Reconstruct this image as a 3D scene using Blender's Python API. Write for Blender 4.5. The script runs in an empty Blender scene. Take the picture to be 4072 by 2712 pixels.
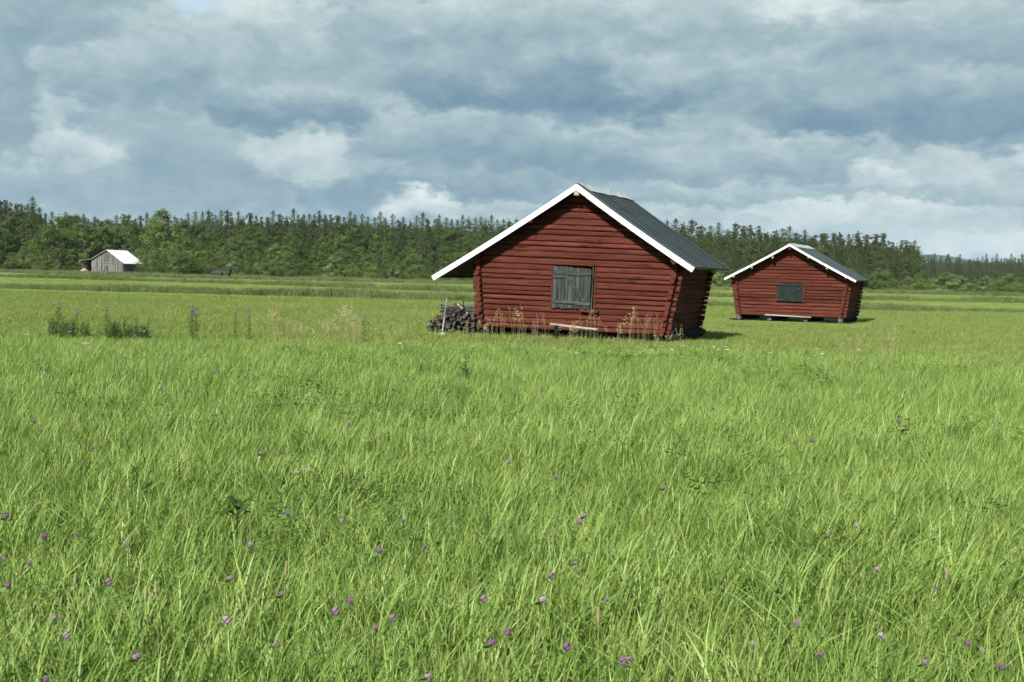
import bpy, math, random
import numpy as np
from mathutils import Vector, Matrix, Euler
random.seed(7); rng = np.random.default_rng(7)
S = bpy.context.scene
R = math.radians
# ------------------------------------------------------------------ camera
PITCH, ROLL, FPX, EYE = 3.05, 1.25, 5090.0, 2.0
cd = bpy.data.cameras.new('camera'); cam = bpy.data.objects.new('camera', cd); S.collection.objects.link(cam)
cam.matrix_world = Matrix.Translation((0, 0, EYE)) @ Matrix.Rotation(R(90 - PITCH), 4, 'X') @ Matrix.Rotation(R(ROLL), 4, 'Z')
cd.sensor_width = 36; cd.lens = 45; cd.clip_end = 20000; cd.clip_start = 0.1
cd.dof.use_dof = True; cd.dof.focus_distance = 36; cd.dof.aperture_fstop = 13
S.camera = cam
S.render.resolution_x = 1024; S.render.resolution_y = 682
# ------------------------------------------------------------------ colour management
S.view_settings.view_transform = 'Standard'; S.view_settings.look = 'None'
S.view_settings.gamma = 1; S.view_settings.use_curve_mapping = False
S.view_settings.exposure = 0.95
S.cycles.use_adaptive_sampling = True; S.cycles.adaptive_threshold = 0.05; S.cycles.max_bounces = 5; S.cycles.diffuse_bounces = 2; S.cycles.glossy_bounces = 2; S.cycles.transmission_bounces = 3; S.cycles.transparent_max_bounces = 4
# ------------------------------------------------------------------ world
SUN_EL, SUN_AZ = 40.0, 204.0            # azimuth clockwise from +Y: behind the camera, a little to the left
W = bpy.data.worlds.new('World'); S.world = W; W.use_nodes = True
nt = W.node_tree; nt.nodes.clear()
W.cycles.sampling_method = 'MANUAL'; W.cycles.sample_map_resolution = 256

class NG:
    """tiny node-graph helper"""
    def __init__(s, tree): s.t = tree
    def n(s, kind, **kw):
        nd = s.t.nodes.new(kind)
        for k, v in kw.items():
            if k.startswith('i_'): nd.inputs[k[2:].replace('_', ' ')].default_value = v
            else: setattr(nd, k, v)
        return nd
    def link(s, a, b): s.t.links.new(a, b)
    def val(s, x, sock):
        if isinstance(x, (int, float)): sock.default_value = x
        elif isinstance(x, (tuple, list)): sock.default_value = x
        else: s.link(x, sock)
    def m(s, op, a, b=None, c=None, clamp=False):
        nd = s.n('ShaderNodeMath', operation=op, use_clamp=clamp); s.val(a, nd.inputs[0])
        if b is not None: s.val(b, nd.inputs[1])
        if c is not None: s.val(c, nd.inputs[2])
        return nd.outputs[0]
    def v(s, op, a, b=None):
        nd = s.n('ShaderNodeVectorMath', operation=op); s.val(a, nd.inputs[0])
        if b is not None: s.val(b, nd.inputs[1])
        return nd.outputs['Value'] if op in ('LENGTH', 'DOT_PRODUCT') else nd.outputs['Vector']
    def xyz(s, x, y, z):
        nd = s.n('ShaderNodeCombineXYZ'); s.val(x, nd.inputs[0]); s.val(y, nd.inputs[1]); s.val(z, nd.inputs[2]); return nd.outputs[0]
    def noise(s, vec, scale, detail=4, rough=.5, dist=0, col=False):
        nd = s.n('ShaderNodeTexNoise'); s.link(vec, nd.inputs['Vector']); nd.inputs['Scale'].default_value = scale
        nd.inputs['Detail'].default_value = detail; nd.inputs['Roughness'].default_value = rough; nd.inputs['Distortion'].default_value = dist
        return nd.outputs['Color'] if col else nd.outputs['Fac']
    def rng(s, x, a, b, c=0., d=1., smooth=False):
        nd = s.n('ShaderNodeMapRange'); nd.interpolation_type = 'SMOOTHSTEP' if smooth else 'LINEAR'
        s.val(x, nd.inputs['Value'])
        for k, q in zip(('From Min', 'From Max', 'To Min', 'To Max'), (a, b, c, d)): s.val(q, nd.inputs[k])
        return nd.outputs['Result']
    def mix(s, f, a, b, mode='MIX'):
        nd = s.n('ShaderNodeMix', data_type='RGBA', blend_type=mode)
        s.val(f, nd.inputs[0])
        for x, i in ((a, 6), (b, 7)):
            if isinstance(x, (tuple, list)): nd.inputs[i].default_value = (*x[:3], 1)
            else: s.link(x, nd.inputs[i])
        return nd.outputs[2]
    def ramp(s, f, stops, interp='LINEAR'):
        nd = s.n('ShaderNodeValToRGB'); s.link(f, nd.inputs[0]); e = nd.color_ramp.elements; nd.color_ramp.interpolation = interp
        while len(e) > 1: e.remove(e[-1])
        e[0].position = stops[0][0]; e[0].color = (*stops[0][1], 1)
        for p, c in stops[1:]:
            q = e.new(p); q.color = (*c, 1)
        return nd.outputs[0]

def srgb(r, g, b):
    f = lambda c: (c / 255 / 12.92) if c / 255 <= .04045 else ((c / 255 + .055) / 1.055) ** 2.4
    return (f(r), f(g), f(b))

g = NG(nt)
SKYSTR = 0.10
sky = g.n('ShaderNodeTexSky'); sky.sky_type = 'NISHITA'; sky.sun_disc = False
sky.sun_elevation = R(SUN_EL); sky.sun_rotation = R(SUN_AZ); sky.air_density = 1.0; sky.dust_density = 1.0
tc = g.n('ShaderNodeTexCoord').outputs['Generated']
sp = g.n('ShaderNodeSeparateXYZ'); g.link(tc, sp.inputs[0])
az = g.m('MULTIPLY', g.m('ARCTAN2', sp.outputs[0], sp.outputs[1]), 180 / math.pi)     # degrees right of +Y
el = g.m('MULTIPLY', g.m('ARCSINE', sp.outputs[2], None), 180 / math.pi)
# cloud deck coordinates: layered stratocumulus that closes up towards the horizon
zz = g.m('ADD', g.m('MAXIMUM', sp.outputs[2], 0.0), 0.11)
deck = g.xyz(g.m('DIVIDE', sp.outputs[0], zz), g.m('MULTIPLY', g.m('DIVIDE', sp.outputs[1], zz), 1.0), 0.0)
ae = g.xyz(az, g.m('MULTIPLY', el, 1.7), 0.0)
w1 = g.v('SUBTRACT', g.noise(ae, 0.22, 3, .55, 0, True), (.5, .5, .5))
w2 = g.v('SUBTRACT', g.noise(ae, 0.75, 5, .66, 0, True), (.5, .5, .5))
wae = g.v('ADD', g.v('ADD', g.xyz(az, el, 0.0), g.v('MULTIPLY', w1, (5., 2.4, 0))), g.v('MULTIPLY', w2, (2.6, 2.0, 0)))
sw = g.n('ShaderNodeSeparateXYZ'); g.link(wae, sw.inputs[0])
n_big = g.noise(deck, 0.42, 4, .5, .2)
n_fine = g.noise(ae, 0.5, 6, .6, .5)
def px2sky(x, y): return ((x - 2036) / 5090 * 57.3 * .975, (1085 + (x - 2036) * .0218 - y) / 5090 * 57.3)
# cumulus masses seen beyond the field, far to near: azimuth / elevation of the photograph, lit top and shaded base
masses = [(3800, 1010, 620, 110, .84, .74), (500, 780, 620, 90, .55, .42), (1450, 760, 320, 120, .50, .28), (2150, 740, 520, 110, .62, .18), (2850, 800, 700, 75, .68, .38), (3400, 900, 620, 90, .82, .66), (2100, 890, 500, 55, .66, .46), (2700, 860, 260, 40, .75, .6),
          (850, 610, 400, 200, .62, .36), (1300, 620, 330, 120, .78, .52), (1220, 680, 170, 130, .84, .58), (1850, 570, 500, 130, .66, .28), (2500, 610, 640, 110, .66, .18), (3100, 660, 620, 95, .68, .40), (3950, 700, 360, 170, .84, .58), (3480, 740, 140, 90, .90, .62), (1660, 830, 200, 75, 1.02, .66),
          (40, 480, 230, 280, .50, .36), (270, 430, 110, 250, .78, .60), (300, 640, 170, 110, .86, .62),
          (650, 330, 440, 150, .72, .32), (1150, 440, 340, 110, .64, .14), (2180, 350, 640, 150, .60, .02), (3620, 470, 680, 160, .64, .10), (3000, 300, 640, 130, .72, .42),
          (130, 110, 420, 150, .58, .40), (950, 150, 480, 190, .88, .48), (1780, 130, 560, 130, .76, .40), (2650, 110, 560, 130, .78, .42), (3700, 210, 560, 140, .72, .36), (3210, 50, 240, 110, .98, .74)]
k = 57.3 / 5090
lum = g.m('ADD', g.m('MULTIPLY', g.m('SUBTRACT', n_big, .5), .9), .54)
for (x, y, rx, ry, top, bot) in masses:
    a, e = px2sky(x, y)
    u = g.m('MULTIPLY', g.m('SUBTRACT', sw.outputs[0], a), 1 / (rx * k * 1.12)); v = g.m('MULTIPLY', g.m('SUBTRACT', sw.outputs[1], e), 1 / (ry * k * 1.12))
    d2 = g.m('ADD', g.m('MULTIPLY', u, u), g.m('MULTIPLY', v, v))
    msk = g.m('MULTIPLY', g.rng(d2, 1.05, .50 if rx > 260 else .12, 0, 1, True), g.rng(v, -1.0, -.25, 0, 1, True))
    L = g.rng(v, -.75, .75, bot, top)
    lum = g.m('ADD', g.m('MULTIPLY', lum, g.m('SUBTRACT', 1.0, msk)), g.m('MULTIPLY', L, msk))
lum = g.m('ADD', lum, g.m('MULTIPLY', g.m('SUBTRACT', n_fine, .5), .50))
col = g.ramp(lum, [(0.0, srgb(100, 131, 158)), (.18, srgb(116, 148, 171)), (.38, srgb(138, 166, 180)), (.55, srgb(161, 185, 193)), (.72, srgb(189, 207, 211)), (.88, srgb(217, 230, 231)), (1.0, srgb(240, 246, 243))])
EXPO = 2 ** -0.95 / SKYSTR
colS = g.mix(1.0, col, (EXPO, EXPO, EXPO), 'MULTIPLY')
# one small rift of real blue sky between the clouds
ax, ex = px2sky(730, 50); d = g.v('LENGTH', g.v('MULTIPLY', g.v('SUBTRACT', wae, (ax, ex, 0)), (.8, 1.6, 0)))
fin = g.mix(g.rng(d, 1.4, .2, 0, .45, True), colS, sky.outputs[0])
bg = g.n('ShaderNodeBackground'); bg.inputs['Strength'].default_value = SKYSTR
g.link(fin, bg.inputs['Color'])
wo = g.n('ShaderNodeOutputWorld'); g.link(bg.outputs[0], wo.inputs['Surface'])
# ------------------------------------------------------------------ sun
ld = bpy.data.lights.new('sun', 'SUN'); sun = bpy.data.objects.new('sun', ld); S.collection.objects.link(sun)
ld.energy = 4.9; ld.angle = R(.53); ld.color = (1.0, .955, .88)
sdir = Vector((math.sin(R(SUN_AZ)) * math.cos(R(SUN_EL)), math.cos(R(SUN_AZ)) * math.cos(R(SUN_EL)), math.sin(R(SUN_EL))))
sun.rotation_euler = sdir.to_track_quat('Z', 'Y').to_euler()

# ------------------------------------------------------------------ helpers
C = S.collection
def ray(x, y):
    return (cam.matrix_world.to_3x3() @ Vector(((x - 2036) / FPX, -(y - 1356) / FPX, -1)))
def ground_at(x, y, z=0.0):
    d = ray(x, y); t = (z - EYE) / d.z; return Vector((0, 0, EYE)) + d * t
def at(x, y, Y):
    d = ray(x, y); return Vector((0, 0, EYE)) + d * (Y / d.y)
def horizon(x): return 1085 + (x - 2036) * .0218

class MB:
    def __init__(s): s.v = []; s.f = []
    def add(s, vs, fs):
        o = len(s.v); s.v += [tuple(p) for p in vs]; s.f += [tuple(i + o for i in q) for q in fs]; return s
    def hexa(s, p):   # 8 points: bottom 0-3, top 4-7
        return s.add(p, [(0, 3, 2, 1), (4, 5, 6, 7), (0, 1, 5, 4), (1, 2, 6, 5), (2, 3, 7, 6), (3, 0, 4, 7)])
    def box(s, x0, x1, y0, y1, z0, z1, M=None):
        p = [Vector(q) for q in ((x0, y0, z0), (x1, y0, z0), (x1, y1, z0), (x0, y1, z0), (x0, y0, z1), (x1, y0, z1), (x1, y1, z1), (x0, y1, z1))]
        if M: p = [M @ q for q in p]
        return s.hexa(p)
    def bar(s, a, b, w, t, up=(0, 0, 1)):   # board from a to b, w wide along 'up', t thick across
        a, b = Vector(a), Vector(b); d = (b - a).normalized(); u = Vector(up); u = (u - d * u.dot(d)).normalized(); n = d.cross(u)
        p = []
        for q in (a, b):
            p.append([q - u * w / 2 - n * t / 2, q - u * w / 2 + n * t / 2, q + u * w / 2 + n * t / 2, q + u * w / 2 - n * t / 2])
        return s.add(p[0] + p[1], [(0, 1, 2, 3), (7, 6, 5, 4), (0, 4, 5, 1), (1, 5, 6, 2), (2, 6, 7, 3), (3, 7, 4, 0)])
    def tube(s, pts, rad, n=8, cap=True, jit=0):
        pts = [Vector(p) for p in pts]; rad = rad if hasattr(rad, '__len__') else [rad] * len(pts)
        vs = []; fs = []
        for i, p in enumerate(pts):
            d = (pts[min(i + 1, len(pts) - 1)] - pts[max(i - 1, 0)]).normalized()
            u = d.cross(Vector((0, 0, 1)) if abs(d.z) < .9 else Vector((1, 0, 0))).normalized(); w = d.cross(u)
            for k in range(n):
                a = k * 2 * math.pi / n; r = rad[i] * (1 + random.uniform(-jit, jit)); vs.append(p + u * math.cos(a) * r + w * math.sin(a) * r)
        for i in range(len(pts) - 1):
            for k in range(n): fs.append((i * n + k, i * n + (k + 1) % n, (i + 1) * n + (k + 1) % n, (i + 1) * n + k))
        if cap: fs.append(tuple(range(n - 1, -1, -1))); fs.append(tuple((len(pts) - 1) * n + k for k in range(n)))
        return s.add(vs, fs)
    def mesh(s, name, mat=None, smooth=False):
        me = bpy.data.meshes.new(name); me.from_pydata(s.v, [], s.f); me.update()
        if mat: me.materials.append(mat)
        if smooth: me.shade_smooth()
        return me
    def build(s, name, mat=None, parent=None, smooth=False):
        return link(bpy.data.objects.new(name, s.mesh(name, mat, smooth)), parent)
def link(o, parent=None):
    C.objects.link(o)
    if parent: o.parent = parent
    return o
def tag(o, label=None, cat=None, group=None, kind=None):
    if label: o['label'] = label
    if cat: o['category'] = cat
    if group: o['group'] = group
    if kind: o['kind'] = kind
    return o
def empty(name, loc=(0, 0, 0), rz=0.0, label=None, cat=None, group=None):
    o = bpy.data.objects.new(name, None); C.objects.link(o); o.location = loc; o.rotation_euler = (0, 0, rz); o.empty_display_size = .2
    return tag(o, label, cat, group)
def copy_tree(o, parent=None):
    c = o.copy(); C.objects.link(c); c.parent = parent
    for ch in o.children: copy_tree(ch, c)
    return c

# ------------------------------------------------------------------ materials
def material(name, fn, rough=.8, spec=.3, bump=None, metal=0.0, transl=0.0):
    m = bpy.data.materials.new(name); m.use_nodes = True; t = m.node_tree; t.nodes.clear(); q = NG(t)
    out = q.n('ShaderNodeOutputMaterial'); b = q.n('ShaderNodeBsdfPrincipled')
    b.inputs['Roughness'].default_value = rough; b.inputs['Specular IOR Level'].default_value = spec; b.inputs['Metallic'].default_value = metal
    res = fn(q)
    colr, h = res if isinstance(res, tuple) and len(res) == 2 else (res, None)
    if isinstance(colr, tuple): b.inputs['Base Color'].default_value = (*colr, 1)
    else: q.link(colr, b.inputs['Base Color'])
    if h is not None:
        bp = q.n('ShaderNodeBump'); bp.inputs['Strength'].default_value = (bump or (.5, .02))[0]; bp.inputs['Distance'].default_value = (bump or (.5, .02))[1]
        q.link(h, bp.inputs['Height']); q.link(bp.outputs[0], b.inputs['Normal'])
    if transl:
        tr = q.n('ShaderNodeBsdfTranslucent'); 
        if isinstance(colr, tuple): tr.inputs[0].default_value = (*colr, 1)
        else: q.link(q.mix(1.0, colr, (1.15, 1.2, .7), 'MULTIPLY'), tr.inputs[0])
        mx = q.n('ShaderNodeMixShader'); mx.inputs[0].default_value = transl
        q.link(b.outputs[0], mx.inputs[1]); q.link(tr.outputs[0], mx.inputs[2]); q.link(mx.outputs[0], out.inputs[0])
    else: q.link(b.outputs[0], out.inputs[0])
    return m
def objco(q, scale=(1, 1, 1)):
    mp = q.n('ShaderNodeMapping'); mp.inputs['Scale'].default_value = scale
    q.link(q.n('ShaderNodeTexCoord').outputs['Object'], mp.inputs['Vector'])
    oi = q.n('ShaderNodeObjectInfo').outputs['Random']
    return q.v('ADD', mp.outputs[0], q.xyz(q.m('MULTIPLY', oi, 17.3), q.m('MULTIPLY', oi, 5.1), 0.0)), oi
def wood(name, base, dark, light, axis, rough=.85, crack=.5, var=.25, spec=.15):
    """weathered timber with the grain along 'axis' (0 = x, 1 = y, 2 = z)"""
    def fn(q):
        sc = [9., 9., 9.]; sc[axis] = .7
        co, oi = objco(q, tuple(sc))
        s2 = [30., 30., 30.]; s2[axis] = 1.3
        co2, _ = objco(q, tuple(s2))
        co3, _ = objco(q, (1.3, 1.3, 1.3))
        n1 = q.noise(co, 1.0, 5, .6, .6); n2 = q.noise(co2, 1.0, 4, .6, .5); n3 = q.noise(co3, 1.0, 3, .5)
        c = q.ramp(n1, [(.28, dark), (.48, base), (.72, light)])
        c = q.mix(q.rng(n3, .35, .7, 0, .45), c, light)
        crk = q.rng(q.m('ABSOLUTE', q.m('SUBTRACT', n1, .46)), 0., .018, 1, 0)
        crk = q.m('MULTIPLY', crk, q.rng(n3, .45, .6, 0, crack * 1.6, True), clamp=True)
        c = q.mix(crk, c, tuple(x * .18 for x in dark))
        hv = q.m('ADD', q.m('MULTIPLY', q.m('SUBTRACT', oi, .5), var), 1.0)
        fine = q.m('MULTIPLY', hv, q.rng(n2, .3, .7, .86, 1.12))
        c = q.mix(1.0, c, q.xyz(fine, fine, fine), 'MULTIPLY')
        h = q.m('SUBTRACT', q.m('ADD', q.m('MULTIPLY', n2, .5), q.m('MULTIPLY', n1, .6)), q.m('MULTIPLY', crk, .6))
        return c, h
    return material(name, fn, rough, spec, bump=(.7, .012))
RED, REDD, REDL = (.071, .0185, .0122), (.037, .0105, .008), (.102, .033, .023)
red_u = wood('red_paint_on_hewn_log_x', RED, REDD, REDL, 0, .9, .8, .45, .08)
red_v = wood('red_paint_on_hewn_log_y', RED, REDD, REDL, 1, .9, .6, .30, .08)
grey_z = wood('weathered_grey_board_z', (.030, .036, .031), (.012, .014, .013), (.055, .063, .054), 2, .9, .8, .5)
grey_x = wood('weathered_grey_board_x', (.037, .043, .038), (.015, .018, .016), (.064, .072, .062), 0, .9, .8, .4)
green_z = wood('dark_green_black_paint_z', (.009, .014, .013), (.005, .008, .008), (.016, .024, .022), 2, .6, .3, .2)
barn_grey = wood('silver_grey_boards', (.105, .102, .092), (.03, .03, .028), (.21, .205, .185), 2, .9, 1.0, .7)
dark_log = wood('dark_old_log', (.011, .010, .010), (.005, .005, .005), (.026, .024, .022), 1, .95, .6, .3, .02)
soffit = wood('roof_underside_board', (.06, .045, .032), (.03, .023, .018), (.10, .08, .06), 0, .9, .4, .3)
pale_wood = wood('bleached_plank', (.23, .225, .19), (.10, .10, .085), (.34, .33, .28), 0, .85, .8, .2)
cut_wood = material('sawn_log_end', lambda q: (lambda c: (q.ramp(q.noise(c[0], 6, 4, .6), [(.35, (.045, .040, .033)), (.7, (.14, .125, .10))])))(objco(q)), .9, .1)
white = material('white_barge_paint', lambda q: (lambda c: (q.ramp(q.noise(c[0], 1.5, 5, .6), [(.3, (.60, .60, .58)), (.55, (.76, .765, .75))])))(objco(q)), .55, .3)
moss = material('mossy_green_edge', lambda q: (lambda c: (q.ramp(q.noise(c[0], 3, 4, .6), [(.35, (.035, .045, .03)), (.65, (.13, .19, .075))])))(objco(q)), .9, .1)
def roof_fn(q):
    co, oi = objco(q, (1, 1, 1))
    a = q.noise(co, 1.6, 5, .6); b = q.noise(co, 28, 3, .6)
    c = q.ramp(a, [(.3, (.021, .031, .034)), (.7, (.034, .047, .051))])
    k = q.m('ADD', q.m('MULTIPLY', q.m('SUBTRACT', oi, .5), .28), q.rng(b, .3, .7, .88, 1.12))
    return q.mix(1.0, c, q.xyz(k, k, k), 'MULTIPLY'), b
roof_m = material('dark_roofing_felt', roof_fn, .62, .45, bump=(.25, .004))
ridge_m = material('galvanised_ridge_sheet', lambda q: (lambda c: (q.ramp(q.noise(c[0], 5, 5, .65), [(.3, (.22, .25, .26)), (.7, (.42, .46, .47))]), q.noise(c[0], 14, 3)))(objco(q)), .5, .5, bump=(.4, .01), metal=.25)
tin = material('bright_tin_roof', lambda q: (lambda c: (q.ramp(q.noise(c[0], .6, 4, .6), [(.3, (.72, .73, .72)), (.7, (.82, .83, .82))])))(objco(q)), .45, .4)
rust = material('rusty_brown_metal', lambda q: (lambda c: (q.ramp(q.noise(c[0], 2, 4, .6), [(.3, (.022, .014, .012)), (.7, (.05, .032, .027))])))(objco(q)), .8, .2)
seam_m = material('matte_black_felt', lambda q: (.010, .013, .014), .95, .05)
blackish = material('black_iron', lambda q: (.015, .016, .016), .6, .4)
galv = material('galvanised_pole', lambda q: (lambda c: q.ramp(q.noise(c[0], 4, 3), [(.4, (.16, .19, .17)), (.6, (.34, .38, .36))]))(objco(q)), .5, .4, metal=.3)
stone_m = material('pale_stone', lambda q: (lambda c: (q.ramp(q.noise(c[0], 6, 5, .6), [(.3, (.13, .12, .11)), (.7, (.34, .33, .30))]), q.noise(c[0], 20, 3)))(objco(q)), .9, .1, bump=(.5, .01))
tarp = material('pinkish_tarpaulin', lambda q: (lambda c: q.ramp(q.noise(c[0], 1.2, 3), [(.4, (.22, .14, .10)), (.6, (.30, .26, .20))]))(objco(q)), .7, .2)
wagon_m = material('faded_green_wagon', lambda q: (lambda c: q.ramp(q.noise(c[0], 1.2, 3), [(.35, (.026, .036, .033)), (.7, (.06, .078, .07))]))(objco(q)), .8, .2)
bark_s = material('conifer_bark', lambda q: (lambda c: q.ramp(q.noise(c[0], 3, 3), [(.3, (.06, .045, .035)), (.7, (.15, .11, .08))]))(objco(q)), .95, .05)
bark_p = material('pine_bark', lambda q: (lambda c: q.ramp(q.noise(c[0], 1, 3), [(.3, (.08, .06, .045)), (.7, (.20, .13, .085))]))(objco(q)), .95, .05)
bark_b = material('birch_bark', lambda q: (lambda c: q.ramp(q.noise(c[0], 2.5, 4, .7), [(.46, (.03, .03, .027)), (.62, (.30, .30, .27))]))(objco(q)), .9, .05)

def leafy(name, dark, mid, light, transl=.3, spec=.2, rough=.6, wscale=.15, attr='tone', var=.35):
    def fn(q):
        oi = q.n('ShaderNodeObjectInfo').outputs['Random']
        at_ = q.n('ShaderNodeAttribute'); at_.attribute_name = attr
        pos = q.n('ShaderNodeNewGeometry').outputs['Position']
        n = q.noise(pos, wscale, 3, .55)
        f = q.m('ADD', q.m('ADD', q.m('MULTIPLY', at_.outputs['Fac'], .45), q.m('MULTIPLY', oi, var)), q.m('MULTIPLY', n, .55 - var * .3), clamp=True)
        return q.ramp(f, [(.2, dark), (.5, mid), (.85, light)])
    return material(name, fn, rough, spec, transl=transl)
spruce_m = leafy('spruce_needles', (.012, .023, .006), (.026, .043, .010), (.048, .068, .016), .08, .2, .7, .03)
pine_m = leafy('pine_needles', (.020, .034, .010), (.038, .057, .015), (.063, .085, .024), .10, .2, .7, .03)
birch_m = leafy('birch_leaves', (.022, .042, .007), (.048, .077, .012), (.088, .128, .022), .20, .25, .6, .03)
lush_m = leafy('lush_leaves', (.030, .056, .008), (.060, .098, .014), (.105, .152, .024), .22, .3, .55, .03)
willow_m = leafy('willow_leaves', (.040, .066, .014), (.074, .112, .026), (.125, .165, .048), .22, .35, .5, .03)
# ------------------------------------------------------------------ ground
def ground_fn(q):
    pos = q.n('ShaderNodeNewGeometry').outputs['Position']
    s = q.n('ShaderNodeSeparateXYZ'); q.link(pos, s.inputs[0]); y = s.outputs[1]
    st = q.v('MULTIPLY', pos, (.6, 1.0, 1.0))
    n1 = q.noise(st, .05, 5, .6); n2 = q.noise(pos, .6, 5, .65); n3 = q.noise(pos, 6., 3, .6)
    near = q.mix(n2, (.018, .034, .008), (.036, .060, .013))  # soil green kept dark, painting shade into the gaps between blades
    mid = q.mix(q.rng(n2, .35, .65), (.115, .17, .04), (.16, .205, .060))
    mid = q.mix(q.rng(q.noise(st, .12, 4, .6), .42, .66, 0, .7), mid, (.17, .13, .055))
    far = q.mix(q.rng(n1, .35, .65), (.122, .195, .040), (.158, .232, .056))
    far = q.mix(q.rng(n2, .5, .7, 0, .35), far, (.20, .23, .075))
    f1 = q.rng(q.m('ADD', y, q.m('MULTIPLY', q.noise(pos, .25, 4, .6), 14)), 32, 46, 0, 1, True)
    f2 = q.rng(q.m('ADD', y, q.m('MULTIPLY', n1, 30)), 58, 92, 0, 1, True)
    c = q.mix(f1, near, mid); c = q.mix(f2, c, far)
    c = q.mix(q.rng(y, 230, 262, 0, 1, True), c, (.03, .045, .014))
    k = q.rng(n3, .3, .7, .8, 1.15); c = q.mix(1.0, c, q.xyz(k, k, k), 'MULTIPLY')
    return c, q.m('ADD', n3, n2)
ground_m = material('meadow_ground', ground_fn, .95, .05, bump=(.5, .05))
mb = MB()
xs = [-9000, -800, -300, -120, -40, 0, 40, 120, 300, 800, 9000]; ys = [-9000, -200, 0, 20, 40, 80, 140, 240, 500, 1500, 9000]
mb.add([(x, y, 0) for y in ys for x in xs], [(j * 11 + i, j * 11 + i + 1, (j + 1) * 11 + i + 1, (j + 1) * 11 + i) for j in range(10) for i in range(10)])
tag(mb.build('field', ground_m), kind='structure')
# distant hill
hill_m = material('forested_hill', lambda q: q.ramp(q.noise(q.n('ShaderNodeNewGeometry').outputs['Position'], .02, 5, .7), [(.3, (.022, .036, .016)), (.7, (.05, .075, .03))]), .95, .05)
mb = MB(); N = 60; M_ = 12; vs = []
for j in range(M_ + 1):
    for i in range(N + 1):
        x = 600 + 2600 * i / N; y = 3700 + 1600 * j / M_
        h = 98 * math.exp(-((x - 1190) / 330) ** 2) + 55 * math.exp(-((x - 1700) / 420) ** 2) + 30 * math.exp(-((x - 2500) / 500) ** 2) + 3 * math.sin(x * .031) + 2.5 * math.sin(x * .113 + j) + random.uniform(0, 3)
        vs.append((x, y, h * math.sin(math.pi * j / M_) ** .7 - 1 if 0 < j < M_ else -1))
mb.add(vs, [(j * (N + 1) + i, j * (N + 1) + i + 1, (j + 1) * (N + 1) + i + 1, (j + 1) * (N + 1) + i) for j in range(M_) for i in range(N)])
tag(mb.build('hill', hill_m), kind='structure')

# ------------------------------------------------------------------ log barns
def smooth_noise(n, amp, step=3):
    k = [random.uniform(-amp, amp) for _ in range(n // step + 3)]
    return [k[i // step] * (1 - (i % step) / step) + k[i // step + 1] * (i % step) / step + random.uniform(-amp, amp) * .25 for i in range(n + 1)]
def hewn_log(a_fn, b_fn, z0, z1, thick, nseg, along, off_fn, mat, parent, tilt=lambda s, z: 0, sag=.008, name='log'):
    """a log whose two ends follow a_fn(z), b_fn(z); 'along' is 'u' or 'v'; off_fn(z) = outward plane position"""
    zt, zb, bo = smooth_noise(nseg, sag), smooth_noise(nseg, sag), smooth_noise(nseg, .010)
    c = min(.024, (z1 - z0) * .2); bulge = random.uniform(.002, .010); vs = []; fs = []
    prof = [(0.016, 0, 0), (-bulge * .6, 0, c), (-bulge, 0, (z1 - z0) * .5), (-bulge * .6, 0, z1 - z0 - c), (.016, 0, z1 - z0), (thick - .04, 0, z1 - z0 + .022), (thick, 0, (z1 - z0) / 2), (thick - .04, 0, -.022)]
    n = len(prof)
    for i in range(nseg + 1):
        t = i / nseg
        for (o, _, h) in prof:
            if i in (0, nseg): h = min(max(h, 0), z1 - z0)
            z = z0 + h; s = a_fn(z) * (1 - t) + b_fn(z) * t
            for _ in range(3): s = a_fn(z + tilt(s, z)) * (1 - t) + b_fn(z + tilt(s, z)) * t
            z += (zt[i] if h > (z1 - z0) * .5 else zb[i]) + tilt(s, z)
            w = off_fn(z) + (o + bo[i] if o < thick / 2 else o) * OUT[0]
            vs.append((s, w, z) if along == 'u' else (w, s, z))
    for i in range(nseg):
        for k in range(n): fs.append((i * n + k, i * n + (k + 1) % n, (i + 1) * n + (k + 1) % n, (i + 1) * n + k))
    fs.append(tuple(range(n - 1, -1, -1))); fs.append(tuple(nseg * n + k for k in range(n)))
    b = MB(); b.add(vs, fs); return b.build(name, mat, parent)
OUT = [1]
def lerp(a, b, t): return a + (b - a) * t

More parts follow.
